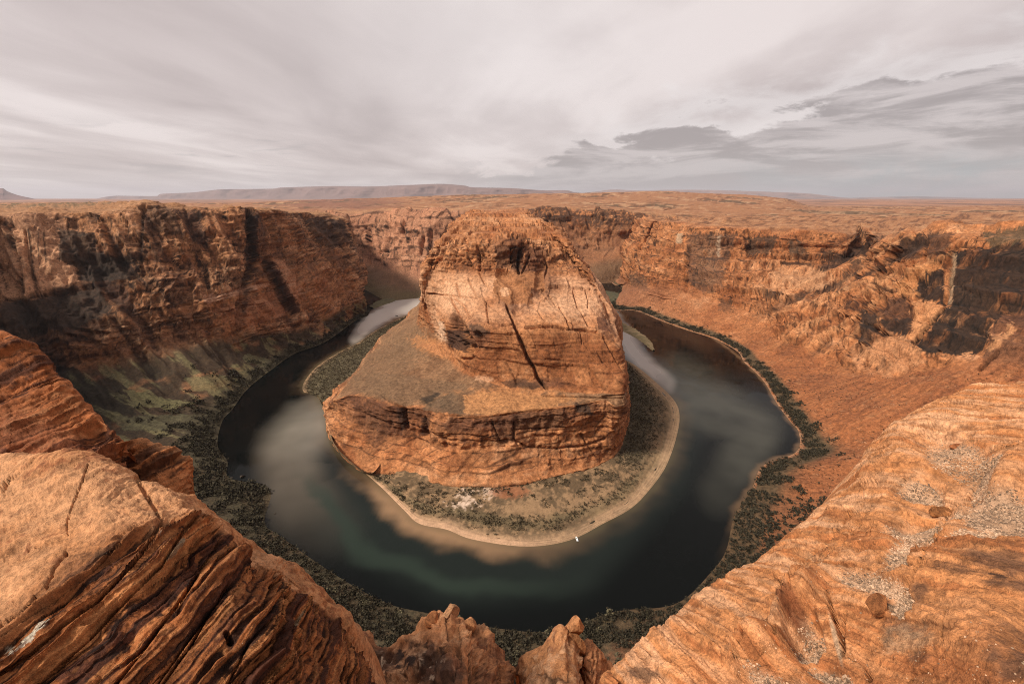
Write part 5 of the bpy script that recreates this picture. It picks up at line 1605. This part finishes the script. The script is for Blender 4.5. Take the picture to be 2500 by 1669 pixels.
FL1 = outcrop([
    [(-260, 1125, 5.0), (-260, 1300, 4.0), (-260, 1650, 2.6), (-240, 1800, 2.4), (-200, 2000, 2.3)],
    [(-120, 1121, 4.9), (-120, 1300, 3.9), (-120, 1600, 2.75), (-70, 1720, 2.6), (-20, 1900, 2.5)],
    [(0, 1119, 4.8), (0, 1300, 3.8), (0, 1525, 2.95), (60, 1640, 2.85), (130, 1800, 2.75)],
    [(115, 1117, 4.7), (100, 1260, 3.95), (95, 1440, 3.15), (180, 1570, 3.0), (290, 1790, 2.85)],
    [(200, 1124, 4.6), (190, 1225, 4.05), (200, 1357, 3.4), (300, 1510, 3.2), (430, 1780, 2.95)],
    [(256, 1136, 4.55), (250, 1205, 4.15), (290, 1292, 3.65), (390, 1470, 3.35), (560, 1780, 3.05)],
    [(324, 1166, 4.5), (335, 1215, 4.2), (390, 1268, 3.85), (480, 1440, 3.5), (670, 1780, 3.15)],
    [(384, 1171, 4.5), (400, 1210, 4.3), (435, 1258, 4.0), (540, 1430, 3.6), (750, 1780, 3.25)],
    [(440, 1195, 4.5), (450, 1220, 4.35), (472, 1253, 4.15), (590, 1440, 3.75), (820, 1780, 3.4)],
    [(482, 1239, 4.5), (490, 1250, 4.4), (505, 1270, 4.25), (630, 1460, 3.9), (860, 1780, 3.55)],
    [(537, 1273, 4.5), (538, 1285, 4.45), (545, 1305, 4.3), (670, 1490, 4.0), (900, 1780, 3.7)],
    [(562, 1315, 4.5), (566, 1330, 4.45), (580, 1355, 4.35), (700, 1520, 4.1), (920, 1780, 3.85)],
    [(590, 1352, 4.55), (600, 1368, 4.5), (612, 1390, 4.4), (730, 1550, 4.2), (940, 1780, 3.95)],
    [(631, 1341, 4.75), (640, 1365, 4.65), (645, 1395, 4.5), (755, 1550, 4.3), (950, 1780, 4.05)],
    [(683, 1363, 4.8), (682, 1385, 4.7), (680, 1410, 4.6), (780, 1550, 4.4), (955, 1780, 4.15)],
    [(703, 1398, 4.8), (705, 1415, 4.75), (705, 1435, 4.65), (800, 1565, 4.45), (960, 1780, 4.2)],
    [(755, 1448, 4.85), (755, 1465, 4.8), (755, 1485, 4.7), (825, 1590, 4.55), (965, 1780, 4.3)],
    [(789, 1486, 4.9), (790, 1503, 4.85), (790, 1525, 4.75), (845, 1610, 4.6), (970, 1780, 4.4)],
    [(836, 1520, 4.95), (833, 1540, 4.9), (830, 1565, 4.8), (862, 1640, 4.7), (975, 1790, 4.5)],
    [(855, 1560, 5.0), (852, 1580, 4.95), (850, 1605, 4.85), (870, 1670, 4.75), (985, 1800, 4.6)],
    [(868, 1610, 5.05), (868, 1630, 5.0), (868, 1650, 4.9), (885, 1700, 4.8), (995, 1820, 4.7)],
    [(905, 1680, 5.1), (905, 1695, 5.05), (905, 1715, 4.95), (915, 1750, 4.9), (1010, 1840, 4.8)],
], 1.6, (-.1, .9, 0), su=.9)


def strata_face(L, bn, s, amp, seed, vlo, vhi, flatamp=.4, spread=(.09, .030)):
    """thin beds standing proud and recessed on a broken face"""
    P = L.P
    bn = np.array(bn, float); bn /= np.linalg.norm(bn)
    bs_ = P @ bn + .06 * s * fbm(P, .9 * s, 3, seed) + .02 * s * fbm(P, .2 * s, 3, seed + 1)
    face = sst(L.V, vlo, vhi)
    k = flatamp + (1 - flatamp) * face
    brk = .6 + .9 * fbm(P, .5 * s, 3, seed + 2)
    d_ = amp * (beds(bs_ + 40, .85 * s, 0) * 1.0 + beds(bs_ + 60, .28 * s, 1) * .55 + beds(bs_ + 20, .11 * s, 2) * .25) * k * brk
    d_ = d_ + s * .10 * fbm(P, 1.3 * s, 3, seed + 3) + s * .022 * fbm(P, .16 * s, 4, seed + 4, g=.6)
    L.push(d_ * sst(L.V, .8, 2.6))
    L.normals()
    return bs_, face


# bedding: in the photograph the beds rise to the right on this face
bs1, face1 = strata_face(FL1, (.60, -.10, -.62), 1.0, .26, 160, 4.6, 5.3, .20)
BN1 = (.60, -.10, -.62)
pmf = sst(FL1.V, 3.0, 3.4) * (.35 + .65 * face1)
plates(FL1, bs1, BN1, .16, .9, .04, pmf, 3)
gap1, r1p = plates(FL1, bs1, BN1, .055, .45, .016, pmf, 4)
C4 = lambda l: [(x / 2.344, 1000 + y / 2.344) for x, y in l]
CF = lambda l: [(x / 2.662, 1080 + y / 2.662) for x, y in l]
carve(FL1, [
    (CF([(570, 140), (530, 260), (480, 380), (435, 500), (435, 600), (300, 660), (180, 700)]), 2.2, .03),
    (CF([(430, 720), (360, 800), (290, 940), (130, 1100), (0, 1190)]), 4.0, .06),
    (CF([(890, 230), (960, 350), (1040, 470)]), 7, .05),
    (CF([(1050, 520), (960, 670), (850, 800), (640, 1020), (420, 1180), (200, 1370), (0, 1500)]), 5.5, .09),
    (CF([(1280, 480), (1180, 590), (1050, 790), (830, 1010), (600, 1260), (330, 1500)]), 4.5, .08),
    (CF([(1440, 640), (1330, 800), (1130, 1080), (1000, 1250), (760, 1568)]), 4.5, .08),
    (CF([(780, 650), (600, 830), (380, 1000), (120, 1160), (0, 1240)]), 4.5, .07),
    (CF([(1500, 900), (1350, 1120), (1250, 1300), (1060, 1568)]), 3.5, .06),
    (C4([(1700, 1180), (1690, 1300), (1720, 1420)]), 4, .08), (C4([(1330, 1000), (1200, 1150), (1090, 1300), (900, 1568)]), 3.5, .06),
    (C4([(1550, 1200), (1430, 1330), (1300, 1568)]), 3.5, .05), (C4([(1300, 1280), (1320, 1330)]), 9, .12),
    (CF([(60, 230), (20, 320)]), 4, .04),
], k=.02)
P = FL1.P
X, Y = FL1.px()
n1 = fbm(P, .8, 4, 170); n2 = fbm(P, .10, 4, 171, g=.6)
bnd = beds(bs1 + 10, .5, 3) + .6 * beds(bs1 + 15, .13, 1)
c = np.broadcast_to(np.array([.50, .235, .105]), P.shape).copy()
c = mixc(c, (.60, .32, .165), sst(-n1 + .3 * n2, -.2, .5) * (1 - face1) * .7)
c = mixc(c, (.24, .080, .033), sst(n2 + .6 * n1 + .3 * bnd, .15, .75) * (1 - face1) * .7)
fc = np.broadcast_to(np.array([.33, .115, .038]), P.shape).copy()
fc = mixc(fc, (.065, .022, .013), sst(bnd + .5 * n1 + .4 * n2, -.25, .35) * .92)
fc = mixc(fc, (.52, .225, .085), sst(-bnd + .4 * n2, .1, .6) * .7)
seam = beds(bs1 + 60, .28, 1) * .55 + beds(bs1 + 20, .11, 2) * .6 + .25 * n2
fc = mixc(fc, (.018, .008, .006), sst(-seam, .10, .30) * .9)
c = mixc(c, fc, face1)
c = c * (1 + (r1p - .5) * .35 * pmf)[..., None]
c = mixc(c, (.02, .009, .006), gap1 * (.25 + .6 * face1))
for pl_, w_ in [(CF([(1090, 760), (1190, 640)]), 5), (C4([(1700, 1220), (1740, 1150)]), 4)]:
    q_, _r = pdist(X, Y, pl_)
    c = mixc(c, (.30, .25, .17), sst(q_ + 4 * n2, w_ * 1.4, w_ * .3) * .8)
for (cx, cy, rx, ry, ro) in [(72, 1553, 22, 7, -45), (26, 1590, 9, 5, -20), (40, 1585, 6, 4, 0), (85, 1540, 8, 6, 0), (386, 1293, 3, 2, 0)]:
    c = mixc(c, (.62, .56, .45), blob(X, Y, cx, cy, rx, ry, ro, .3, n2 * 2.2 + .3) * .85)
link('rock_outcrop', FL1.mesh('rock_outcrop', c), M_NEAR,
     label='massive layered orange outcrop with deep slanting grooves filling the lower left corner', category='rock outcrop')

FL2 = outcrop([
    [(-260, 700, 11.5), (-260, 880, 10.2), (-260, 1060, 9.2), (-260, 1300, 8.0)],
    [(-120, 745, 11.2), (-120, 900, 10.1), (-120, 1060, 9.2), (-120, 1300, 8.0)],
    [(0, 812, 10.8), (0, 930, 10), (0, 1060, 9.2), (0, 1300, 8)],
    [(35, 826, 10.7), (35, 950, 9.9), (35, 1070, 9.2), (35, 1300, 8)],
    [(73, 853, 10.6), (75, 965, 9.9), (80, 1080, 9.2), (80, 1300, 8.0)],
    [(107, 887, 10.5), (110, 985, 9.9), (115, 1085, 9.2), (120, 1300, 8.0)],
    [(150, 934, 10.4), (152, 1010, 9.9), (158, 1095, 9.2), (165, 1300, 8.0)],
    [(179, 973, 10.3), (185, 1035, 9.8), (195, 1105, 9.2), (205, 1300, 8.0)],
    [(226, 1011, 10.2), (230, 1065, 9.8), (235, 1120, 9.3), (245, 1300, 8.1)],
    [(265, 1033, 10.1), (268, 1080, 9.8), (272, 1130, 9.3), (280, 1300, 8.2)],
    [(295, 1062, 10.1), (298, 1095, 9.8), (300, 1140, 9.4), (310, 1300, 8.3)],
    [(322, 1090, 10.1), (322, 1115, 9.9), (325, 1150, 9.5), (335, 1300, 8.4)],
], 3.0, (-.1, .9, 0))
bs2, face2 = strata_face(FL2, (.42, -.12, -.75), 1.8, .32, 180, 3.0, 3.4, .3)
gap_5, rp_5 = plates(FL2, bs2, (.42, -.12, -.75), .16, .9, .05, sst(FL2.V, 2.6, 3.2), 5)
P = FL2.P
n1 = fbm(P, 1.6, 4, 182); n2 = fbm(P, .2, 4, 183, g=.6)
bnd = beds(bs2 + 10, .9, 3) + .6 * beds(bs2 + 15, .25, 1)
c = mixc(np.broadcast_to(np.array([.34, .115, .040]), P.shape).copy(), (.06, .022, .013), sst(bnd + .5 * n1 + .4 * n2, -.05, .45) * .9)
c = mixc(c, (.50, .235, .105), sst(-bnd + .4 * n2, .2, .7) * .5)
c = mixc(c, (.18, .062, .034), sst(FL2.V, 4.0, 5.0) * .5)
c = mixc(c * (1 + (rp_5 - .5) * .35)[..., None], (.03, .013, .008), gap_5 * .75)
link('rock_outcrop', FL2.mesh('rock_outcrop', c), M_NEAR,
     label='dark rust layered outcrop rising at the left edge behind the big lower left rock', category='rock outcrop')

FL3 = outcrop([
    [(285, 1075, 11.2), (288, 1120, 10.8), (290, 1170, 10.4), (300, 1300, 9.5)],
    [(322, 1071, 11.0), (325, 1120, 10.6), (328, 1170, 10.2), (335, 1300, 9.3)],
    [(350, 1074, 11.0), (352, 1125, 10.5), (355, 1180, 10.1), (365, 1300, 9.2)],
    [(384, 1081, 11.0), (386, 1130, 10.5), (390, 1190, 10.1), (400, 1300, 9.2)],
    [(427, 1094, 11.0), (425, 1140, 10.6), (425, 1200, 10.2), (435, 1300, 9.4)],
    [(450, 1106, 11.1), (446, 1150, 10.7), (444, 1205, 10.3), (455, 1300, 9.5)],
    [(468, 1120, 11.2), (463, 1160, 10.9), (462, 1210, 10.5), (470, 1300, 9.7)],
    [(470, 1160, 11.4), (470, 1190, 11.2), (470, 1230, 10.8), (478, 1310, 10.0)],
], 3.0, (-.75, .66, 0))
bs3, face3 = strata_face(FL3, (.34, -.12, -.8), 1.3, .26, 190, 3.0, 3.4, .35)
gap_6, rp_6 = plates(FL3, bs3, (.34, -.12, -.8), .10, .6, .05, sst(FL3.V, 2.6, 3.2), 6)
P = FL3.P
n1 = fbm(P, 1.6, 4, 192); n2 = fbm(P, .2, 4, 193, g=.6)
bnd = beds(bs3 + 10, .6, 3) + .6 * beds(bs3 + 15, .18, 1)
c = mixc(np.broadcast_to(np.array([.44, .175, .068]), P.shape).copy(), (.05, .020, .012), sst(bnd + .4 * n1 + .4 * n2, .0, .4) * .85)
c = mixc(c, (.52, .25, .115), sst(FL3.V, 3.7, 3.0) * .6)
c = mixc(c * (1 + (rp_6 - .5) * .35)[..., None], (.03, .013, .008), gap_6 * .75)
link('rock_outcrop', FL3.mesh('rock_outcrop', c), M_NEAR,
     label='smaller thin-bedded outcrop jutting out over the green bank behind the big left rock', category='rock outcrop')

# ------------------------------------------------------------------ foreground: two knobs at the bottom of the view
FN1 = outcrop([
    [(840, 1600, 9.0), (840, 1640, 8.4), (840, 1700, 7.6), (850, 1850, 6.2)],
    [(884, 1556, 9.0), (884, 1600, 8.4), (884, 1680, 7.4), (890, 1850, 6.0)],
    [(926, 1578, 8.8), (926, 1610, 8.4), (926, 1690, 7.3), (930, 1850, 5.9)],
    [(965, 1557, 8.8), (965, 1600, 8.2), (965, 1680, 7.2), (970, 1850, 5.9)],
    [(992, 1543, 8.7), (995, 1590, 8.0), (998, 1670, 7.1), (1005, 1850, 5.9)],
    [(1015, 1526, 8.6), (1025, 1580, 7.9), (1032, 1660, 7.0), (1040, 1850, 5.9)],
    [(1041, 1506, 8.5), (1055, 1560, 7.8), (1068, 1650, 6.9), (1080, 1850, 5.8)],
    [(1083, 1500, 8.4), (1090, 1550, 7.8), (1105, 1640, 6.9), (1120, 1850, 5.8)],
    [(1114, 1503, 8.4), (1125, 1550, 7.8), (1140, 1640, 6.9), (1160, 1850, 5.8)],
    [(1145, 1512, 8.4), (1158, 1560, 7.9), (1175, 1650, 7.0), (1200, 1850, 5.9)],
    [(1164, 1530, 8.4), (1180, 1580, 8.0), (1198, 1670, 7.1), (1225, 1850, 6.0)],
    [(1191, 1540, 8.5), (1205, 1590, 8.1), (1220, 1680, 7.3), (1248, 1850, 6.2)],
    [(1218, 1578, 8.6), (1225, 1610, 8.3), (1236, 1690, 7.6), (1262, 1850, 6.5)],
    [(1240, 1630, 8.8), (1246, 1660, 8.5), (1255, 1720, 7.9), (1278, 1860, 6.9)],
], 2.4, (0, .9, 0), su=.6)
bs4, face4 = strata_face(FN1, (.75, -.1, -.45), 1.3, .22, 200, 3.0, 3.5, .4)
gap_7, rp_7 = plates(FN1, bs4, (.75, -.1, -.45), .16, .45, .05, sst(FN1.V, 2.6, 3.2), 7)
FN1.push(.14 * (ridged(FN1.P, .8, 3, 203) - 1) * sst(FN1.V, .8, 3))
FN1.normals()
P = FN1.P
X, Y = FN1.px()
n1 = fbm(P, 1.2, 4, 202); n2 = fbm(P, .16, 4, 204, g=.6)
c = mixc(np.broadcast_to(np.array([.42, .195, .090]), P.shape).copy(), (.17, .070, .038), sst(n1 + .7 * n2 + beds(bs4 + 5, .4, 2) * .6, .0, .7) * .8)
c = mixc(c, (.58, .34, .19), sst(-n1 + .5 * n2, .2, .8) * .6)
dk = blob(X, Y, 1060, 1630, 75, 50, 35, .35, n2 * .5) + blob(X, Y, 930, 1610, 60, 30, 0, .4, n2 * .5)
c = mixc(c, (.055, .034, .026), dk * .85)
c = mixc(c, (.50, .38, .27), dk * sst(n2, .45, .6) * .8)
c = mixc(c * (1 + (rp_7 - .5) * .35)[..., None], (.03, .013, .008), gap_7 * .75)
link('rock_outcrop', FN1.mesh('rock_outcrop', c), M_NEAR,
     label='craggy orange rock knob rising at the bottom edge left of the middle', category='rock outcrop')

FN2 = outcrop([
    [(1262, 1640, 8.6), (1270, 1680, 8.2), (1280, 1730, 7.7), (1290, 1850, 6.6)],
    [(1273, 1605, 8.5), (1285, 1645, 8.0), (1300, 1700, 7.4), (1312, 1850, 6.3)],
    [(1298, 1583, 8.4), (1312, 1630, 7.8), (1328, 1690, 7.2), (1340, 1850, 6.1)],
    [(1320, 1563, 8.3), (1336, 1615, 7.6), (1352, 1680, 7.0), (1362, 1850, 6.0)],
    [(1340, 1545, 8.3), (1352, 1600, 7.6), (1370, 1670, 7.0), (1382, 1850, 5.9)],
    [(1366, 1523, 8.2), (1372, 1590, 7.6), (1388, 1660, 7.0), (1402, 1850, 5.9)],
    [(1384, 1531, 8.2), (1392, 1590, 7.7), (1405, 1665, 7.1), (1420, 1850, 6.0)],
    [(1405, 1552, 8.3), (1410, 1600, 7.9), (1420, 1670, 7.3), (1436, 1850, 6.1)],
    [(1419, 1575, 8.4), (1422, 1620, 8.1), (1428, 1680, 7.6), (1448, 1850, 6.4)],
    [(1424, 1600, 8.8), (1428, 1640, 8.5), (1436, 1700, 8.0), (1456, 1850, 6.8)],
], 2.2, (0, .9, 0), su=.6)
bs5, face5 = strata_face(FN2, (.55, -.3, -.65), 1.0, .16, 210, 3.0, 3.5, .4)
gap_8, rp_8 = plates(FN2, bs5, (.55, -.3, -.65), .15, .5, .05, sst(FN2.V, 2.6, 3.2), 8)
P = FN2.P
n1 = fbm(P, 1.2, 4, 212); n2 = fbm(P, .16, 4, 214, g=.6)
c = mixc(np.broadcast_to(np.array([.46, .215, .095]), P.shape).copy(), (.20, .080, .040), sst(n1 + .7 * n2 + beds(bs5 + 5, .4, 2) * .8, .1, .8) * .8)
c = mixc(c, (.60, .36, .21), sst(-n1 + .5 * n2, .1, .7) * .7)
c = mixc(c * (1 + (rp_8 - .5) * .35)[..., None], (.03, .013, .008), gap_8 * .75)
link('rock_outcrop', FN2.mesh('rock_outcrop', c), M_NEAR,
     label='pointed orange rock fin with stacked plates at the bottom edge right of the middle', category='rock outcrop')

FN3 = outcrop([
    [(1416, 1640, 8.6), (1420, 1680, 8.2), (1425, 1740, 7.6), (1440, 1850, 6.8)],
    [(1422, 1590, 8.6), (1426, 1630, 8.2), (1432, 1700, 7.5), (1450, 1850, 6.5)],
    [(1432, 1566, 8.5), (1436, 1610, 8.0), (1444, 1690, 7.3), (1470, 1850, 6.3)],
    [(1445, 1572, 8.5), (1450, 1615, 8.0), (1460, 1690, 7.3), (1490, 1850, 6.3)],
    [(1465, 1612, 8.4), (1470, 1640, 8.0), (1484, 1700, 7.4), (1515, 1850, 6.4)],
    [(1497, 1652, 8.3), (1500, 1675, 8.0), (1510, 1730, 7.5), (1540, 1850, 6.6)],
    [(1525, 1700, 8.3), (1528, 1720, 8.0), (1535, 1760, 7.6), (1560, 1860, 6.8)],
], 2.2, (0, .9, 0), su=.6)
bs6, face6 = strata_face(FN3, (.55, -.3, -.65), .9, .15, 220, 3.0, 3.5, .4)
gap_9, rp_9 = plates(FN3, bs6, (.55, -.3, -.65), .13, .4, .05, sst(FN3.V, 2.6, 3.2), 9)
P = FN3.P
n1 = fbm(P, 1.2, 4, 222); n2 = fbm(P, .16, 4, 224, g=.6)
c = mixc(np.broadcast_to(np.array([.45, .20, .09]), P.shape).copy(), (.22, .085, .04), sst(n1 + .7 * n2, .0, .7) * .7)
c = mixc(c * (1 + (rp_9 - .5) * .35)[..., None], (.03, .013, .008), gap_9 * .75)
link('rock_outcrop', FN3.mesh('rock_outcrop', c), M_NEAR,
     label='low knobbly orange rock just right of the pointed fin at the bottom edge', category='rock outcrop')


def free_rock(px, py, t, size, seed, label, colr, rot, group=None, name='boulder', mat=None):
    o = link(name, rock_mesh(name, seed, size, colr=colr, cuts=8, sub=4), mat or M_NEAR, label=label, category='boulder')
    o.location = pt((px, py, T, t))
    o.rotation_euler = rot
    return o


free_rock(1403, 1528, 8.25, (.36, .34, .60), 31, 'upright egg-shaped boulder balanced on top of the pointed rock fin', (.46, .21, .09), (.1, .2, .3))
free_rock(1405, 1574, 8.1, (.32, .30, .50), 32, 'blocky stone wedged directly under the balanced boulder', (.44, .20, .085), (.0, -.1, 1.0))
free_rock(1099, 1500, 8.4, (.36, .28, .30), 33, 'split round boulder sitting on the crest of the craggy left knob', (.50, .27, .14), (.2, .5, .3))
free_rock(1056, 1512, 8.4, (.26, .22, .24), 34, 'square-edged block at the left shoulder of the craggy knob', (.44, .19, .08), (.0, .1, .6))
free_rock(1140, 1522, 8.3, (.30, .24, .18), 35, 'flat block leaning below the round boulder on the right of the craggy knob', (.46, .22, .10), (.1, .5, .2))

# ------------------------------------------------------------------ fallen boulders on the slopes
k = 0
bl = []
for L_, cen, lab in [(RW, 14, 'right'), (NW, 0, 'near')]:
    Xb, Yb = L_.px()
spots = [(2056, 1005, 5, 'dark fallen boulder alone in the middle of the smooth red talus slope'),
         (1990, 1003, 3, 'small pale boulder on the red talus left of the lone middle one'),
         (2030, 1085, 3, 'small boulder on the red talus just left of the dark bush'),
         (1995, 1160, 4, 'pale boulder low on the red slope above the bank shrubs'),
         (2145, 935, 3, 'fallen block at the top of the red talus under the pale slickrock'),
         (1870, 870, 3, 'small block just above the shrub line of the far right bank'),
         (2330, 1000, 5, 'large rough block by the rim of the right ledge where it meets the talus'),
         (2270, 978, 4, 'rough block on the talus next to the upper rim of the right ledge')]
rm = [rock_mesh('boulder', 60 + s, (1.2, 1.0, .8), sub=2, colr=(.36, .17, .09)) for s in range(4)]
for me in rm:
    me.materials.append(M_NEAR)
for q_, (x, y, s, lab) in enumerate(spots):
    p, _n = RW.at(x, y)
    o = bpy.data.objects.new('boulder', rm[q_ % 4])
    scene.collection.objects.link(o)
    o.location = p + np.array([0, 0, s * .2])
    o.scale = (s, s, s)
    o.rotation_euler = (0, 0, q_ * 1.7)
    o['label'] = lab
    o['category'] = 'boulder'
    o['group'] = 'fallen boulders scattered on the red talus slope'
p, _n = RW.at(2150, 1082)
o = link('bush', shrub_proto(77, 3.6, 200), M_SHRUB, label='lone dark bush on the red talus slope above the edge of the right ledge', category='bush')
o.location = p

# ------------------------------------------------------------------ boats
def hull(Lh, Wd, Hh):
    V, F = [], []
    st = [(-.5, .80, 0), (-.25, 1.0, 0), (.1, 1.0, .02), (.35, .7, .10), (.5, .06, .25)]
    for (s, w_, up) in st:
        for (sx, z) in [(-1, 1), (-.8, .35), (-.25, 0), (.25, 0), (.8, .35), (1, 1), (.86, .97), (.7, .45), (-.7, .45), (-.86, .97)]:
            V.append((sx * w_ * Wd / 2, s * Lh, (z + up) * Hh))
    m_ = 10
    for i in range(len(st) - 1):
        for j in range(m_):
            a = i * m_ + j; b_ = i * m_ + (j + 1) % m_
            F.append((a, b_, b_ + m_, a + m_))
    F.append(tuple(range(m_))[::-1]) if False else None
    F = [x for x in F if x]
    me = bpy.data.meshes.new('hull')
    me.from_pydata(V, [], F + [(0, 9, 8, 1), (1, 8, 7, 2), (2, 7, 3, 3)[:3], (3, 7, 4, 4)[:3], (7, 6, 5, 4)])
    me.validate()
    me.update()
    return me


def box(x0, x1, y0, y1, z0, z1, name):
    bm = bmesh.new()
    bmesh.ops.create_cube(bm, size=1)
    for v_ in bm.verts:
        v_.co = Vector(((x0 + x1) / 2 + v_.co.x * (x1 - x0), (y0 + y1) / 2 + v_.co.y * (y1 - y0), (z0 + z1) / 2 + v_.co.z * (z1 - z0)))
    bmesh.ops.bevel(bm, geom=bm.edges[:], offset=min(x1 - x0, y1 - y0, z1 - z0) * .15, segments=1, affect='EDGES')
    me = bpy.data.meshes.new(name)
    bm.to_mesh(me)
    bm.free()
    return me


def boat(px, py, rz, s, label, mat):
    r = bpy.data.objects.new('motor_boat', None)
    scene.collection.objects.link(r)
    r.location = pt((px, py, .05))
    r.rotation_euler = (0, 0, rz)
    r.scale = (s, s, s)
    r['label'] = label
    r['category'] = 'boat'
    link('hull', hull(7.5, 2.4, 1.0), mat, r)
    link('deck', box(-1.0, 1.0, 1.0, 2.6, .75, .95, 'deck'), mat, r)
    link('seat', box(-.9, .9, -1.2, -.7, .4, .85, 'seat'), mat, r)
    link('windscreen', box(-.8, .8, .8, .9, .95, 1.4, 'windscreen'), M_DARK, r)
    link('outboard_motor', box(-.25, .25, -4.3, -3.7, .2, 1.4, 'outboard_motor'), M_DARK, r)
    return r


boat(1408, 1316, .1, .8, 'small white motor boat moored against the sandy shore below the butte', M_WHITE)
boat(968, 771, 1.2, 1.1, 'tiny dark motor boat out on the bright upper left reach of the river', M_DARK)

# rocks standing in the water by the left bank
for q_, (x, y, s) in enumerate([(592, 1163, 7.0), (566, 1166, 3.5), (671, 1253, 2.5)]):
    o = link('boulder', rock_mesh('boulder', 90 + q_, (s, s * .7, s * .5), colr=(.05, .04, .03)), M_NEAR,
             label=['large dark rock breaking the water in the small bay on the left bank', 'small dark rock at the water edge left of the large one',
                    'very small dark rock just off the left shore below the bay'][q_], category='boulder')
    o.location = pt((x, y, 0)) + np.array([0, 0, .3])

# ------------------------------------------------------------------ haze over the whole place
me = bpy.data.meshes.new('haze')
hx, hy, hz = 90000, 75000, 1700
hb = [(x, y, z) for z in (-8, hz) for x, y in ((-hx, -3000), (hx, -3000), (hx, hy), (-hx, hy))]
me.from_pydata(hb, [], [(0, 3, 2, 1), (4, 5, 6, 7), (0, 1, 5, 4), (1, 2, 6, 5), (2, 3, 7, 6), (3, 0, 4, 7)])
mh = bpy.data.materials.new('haze')
mh.use_nodes = True
t = mh.node_tree
t.nodes.clear()
pv = t.nodes.new('ShaderNodeVolumePrincipled')
pv.inputs['Color'].default_value = (.90, .90, 1.0, 1)
pv.inputs['Density'].default_value = 1.3e-5
pv.inputs['Anisotropy'].default_value = .2
oo = t.nodes.new('ShaderNodeOutputMaterial')
t.links.new(pv.outputs[0], oo.inputs['Volume'])
link('haze', me, mh, kind='stuff')
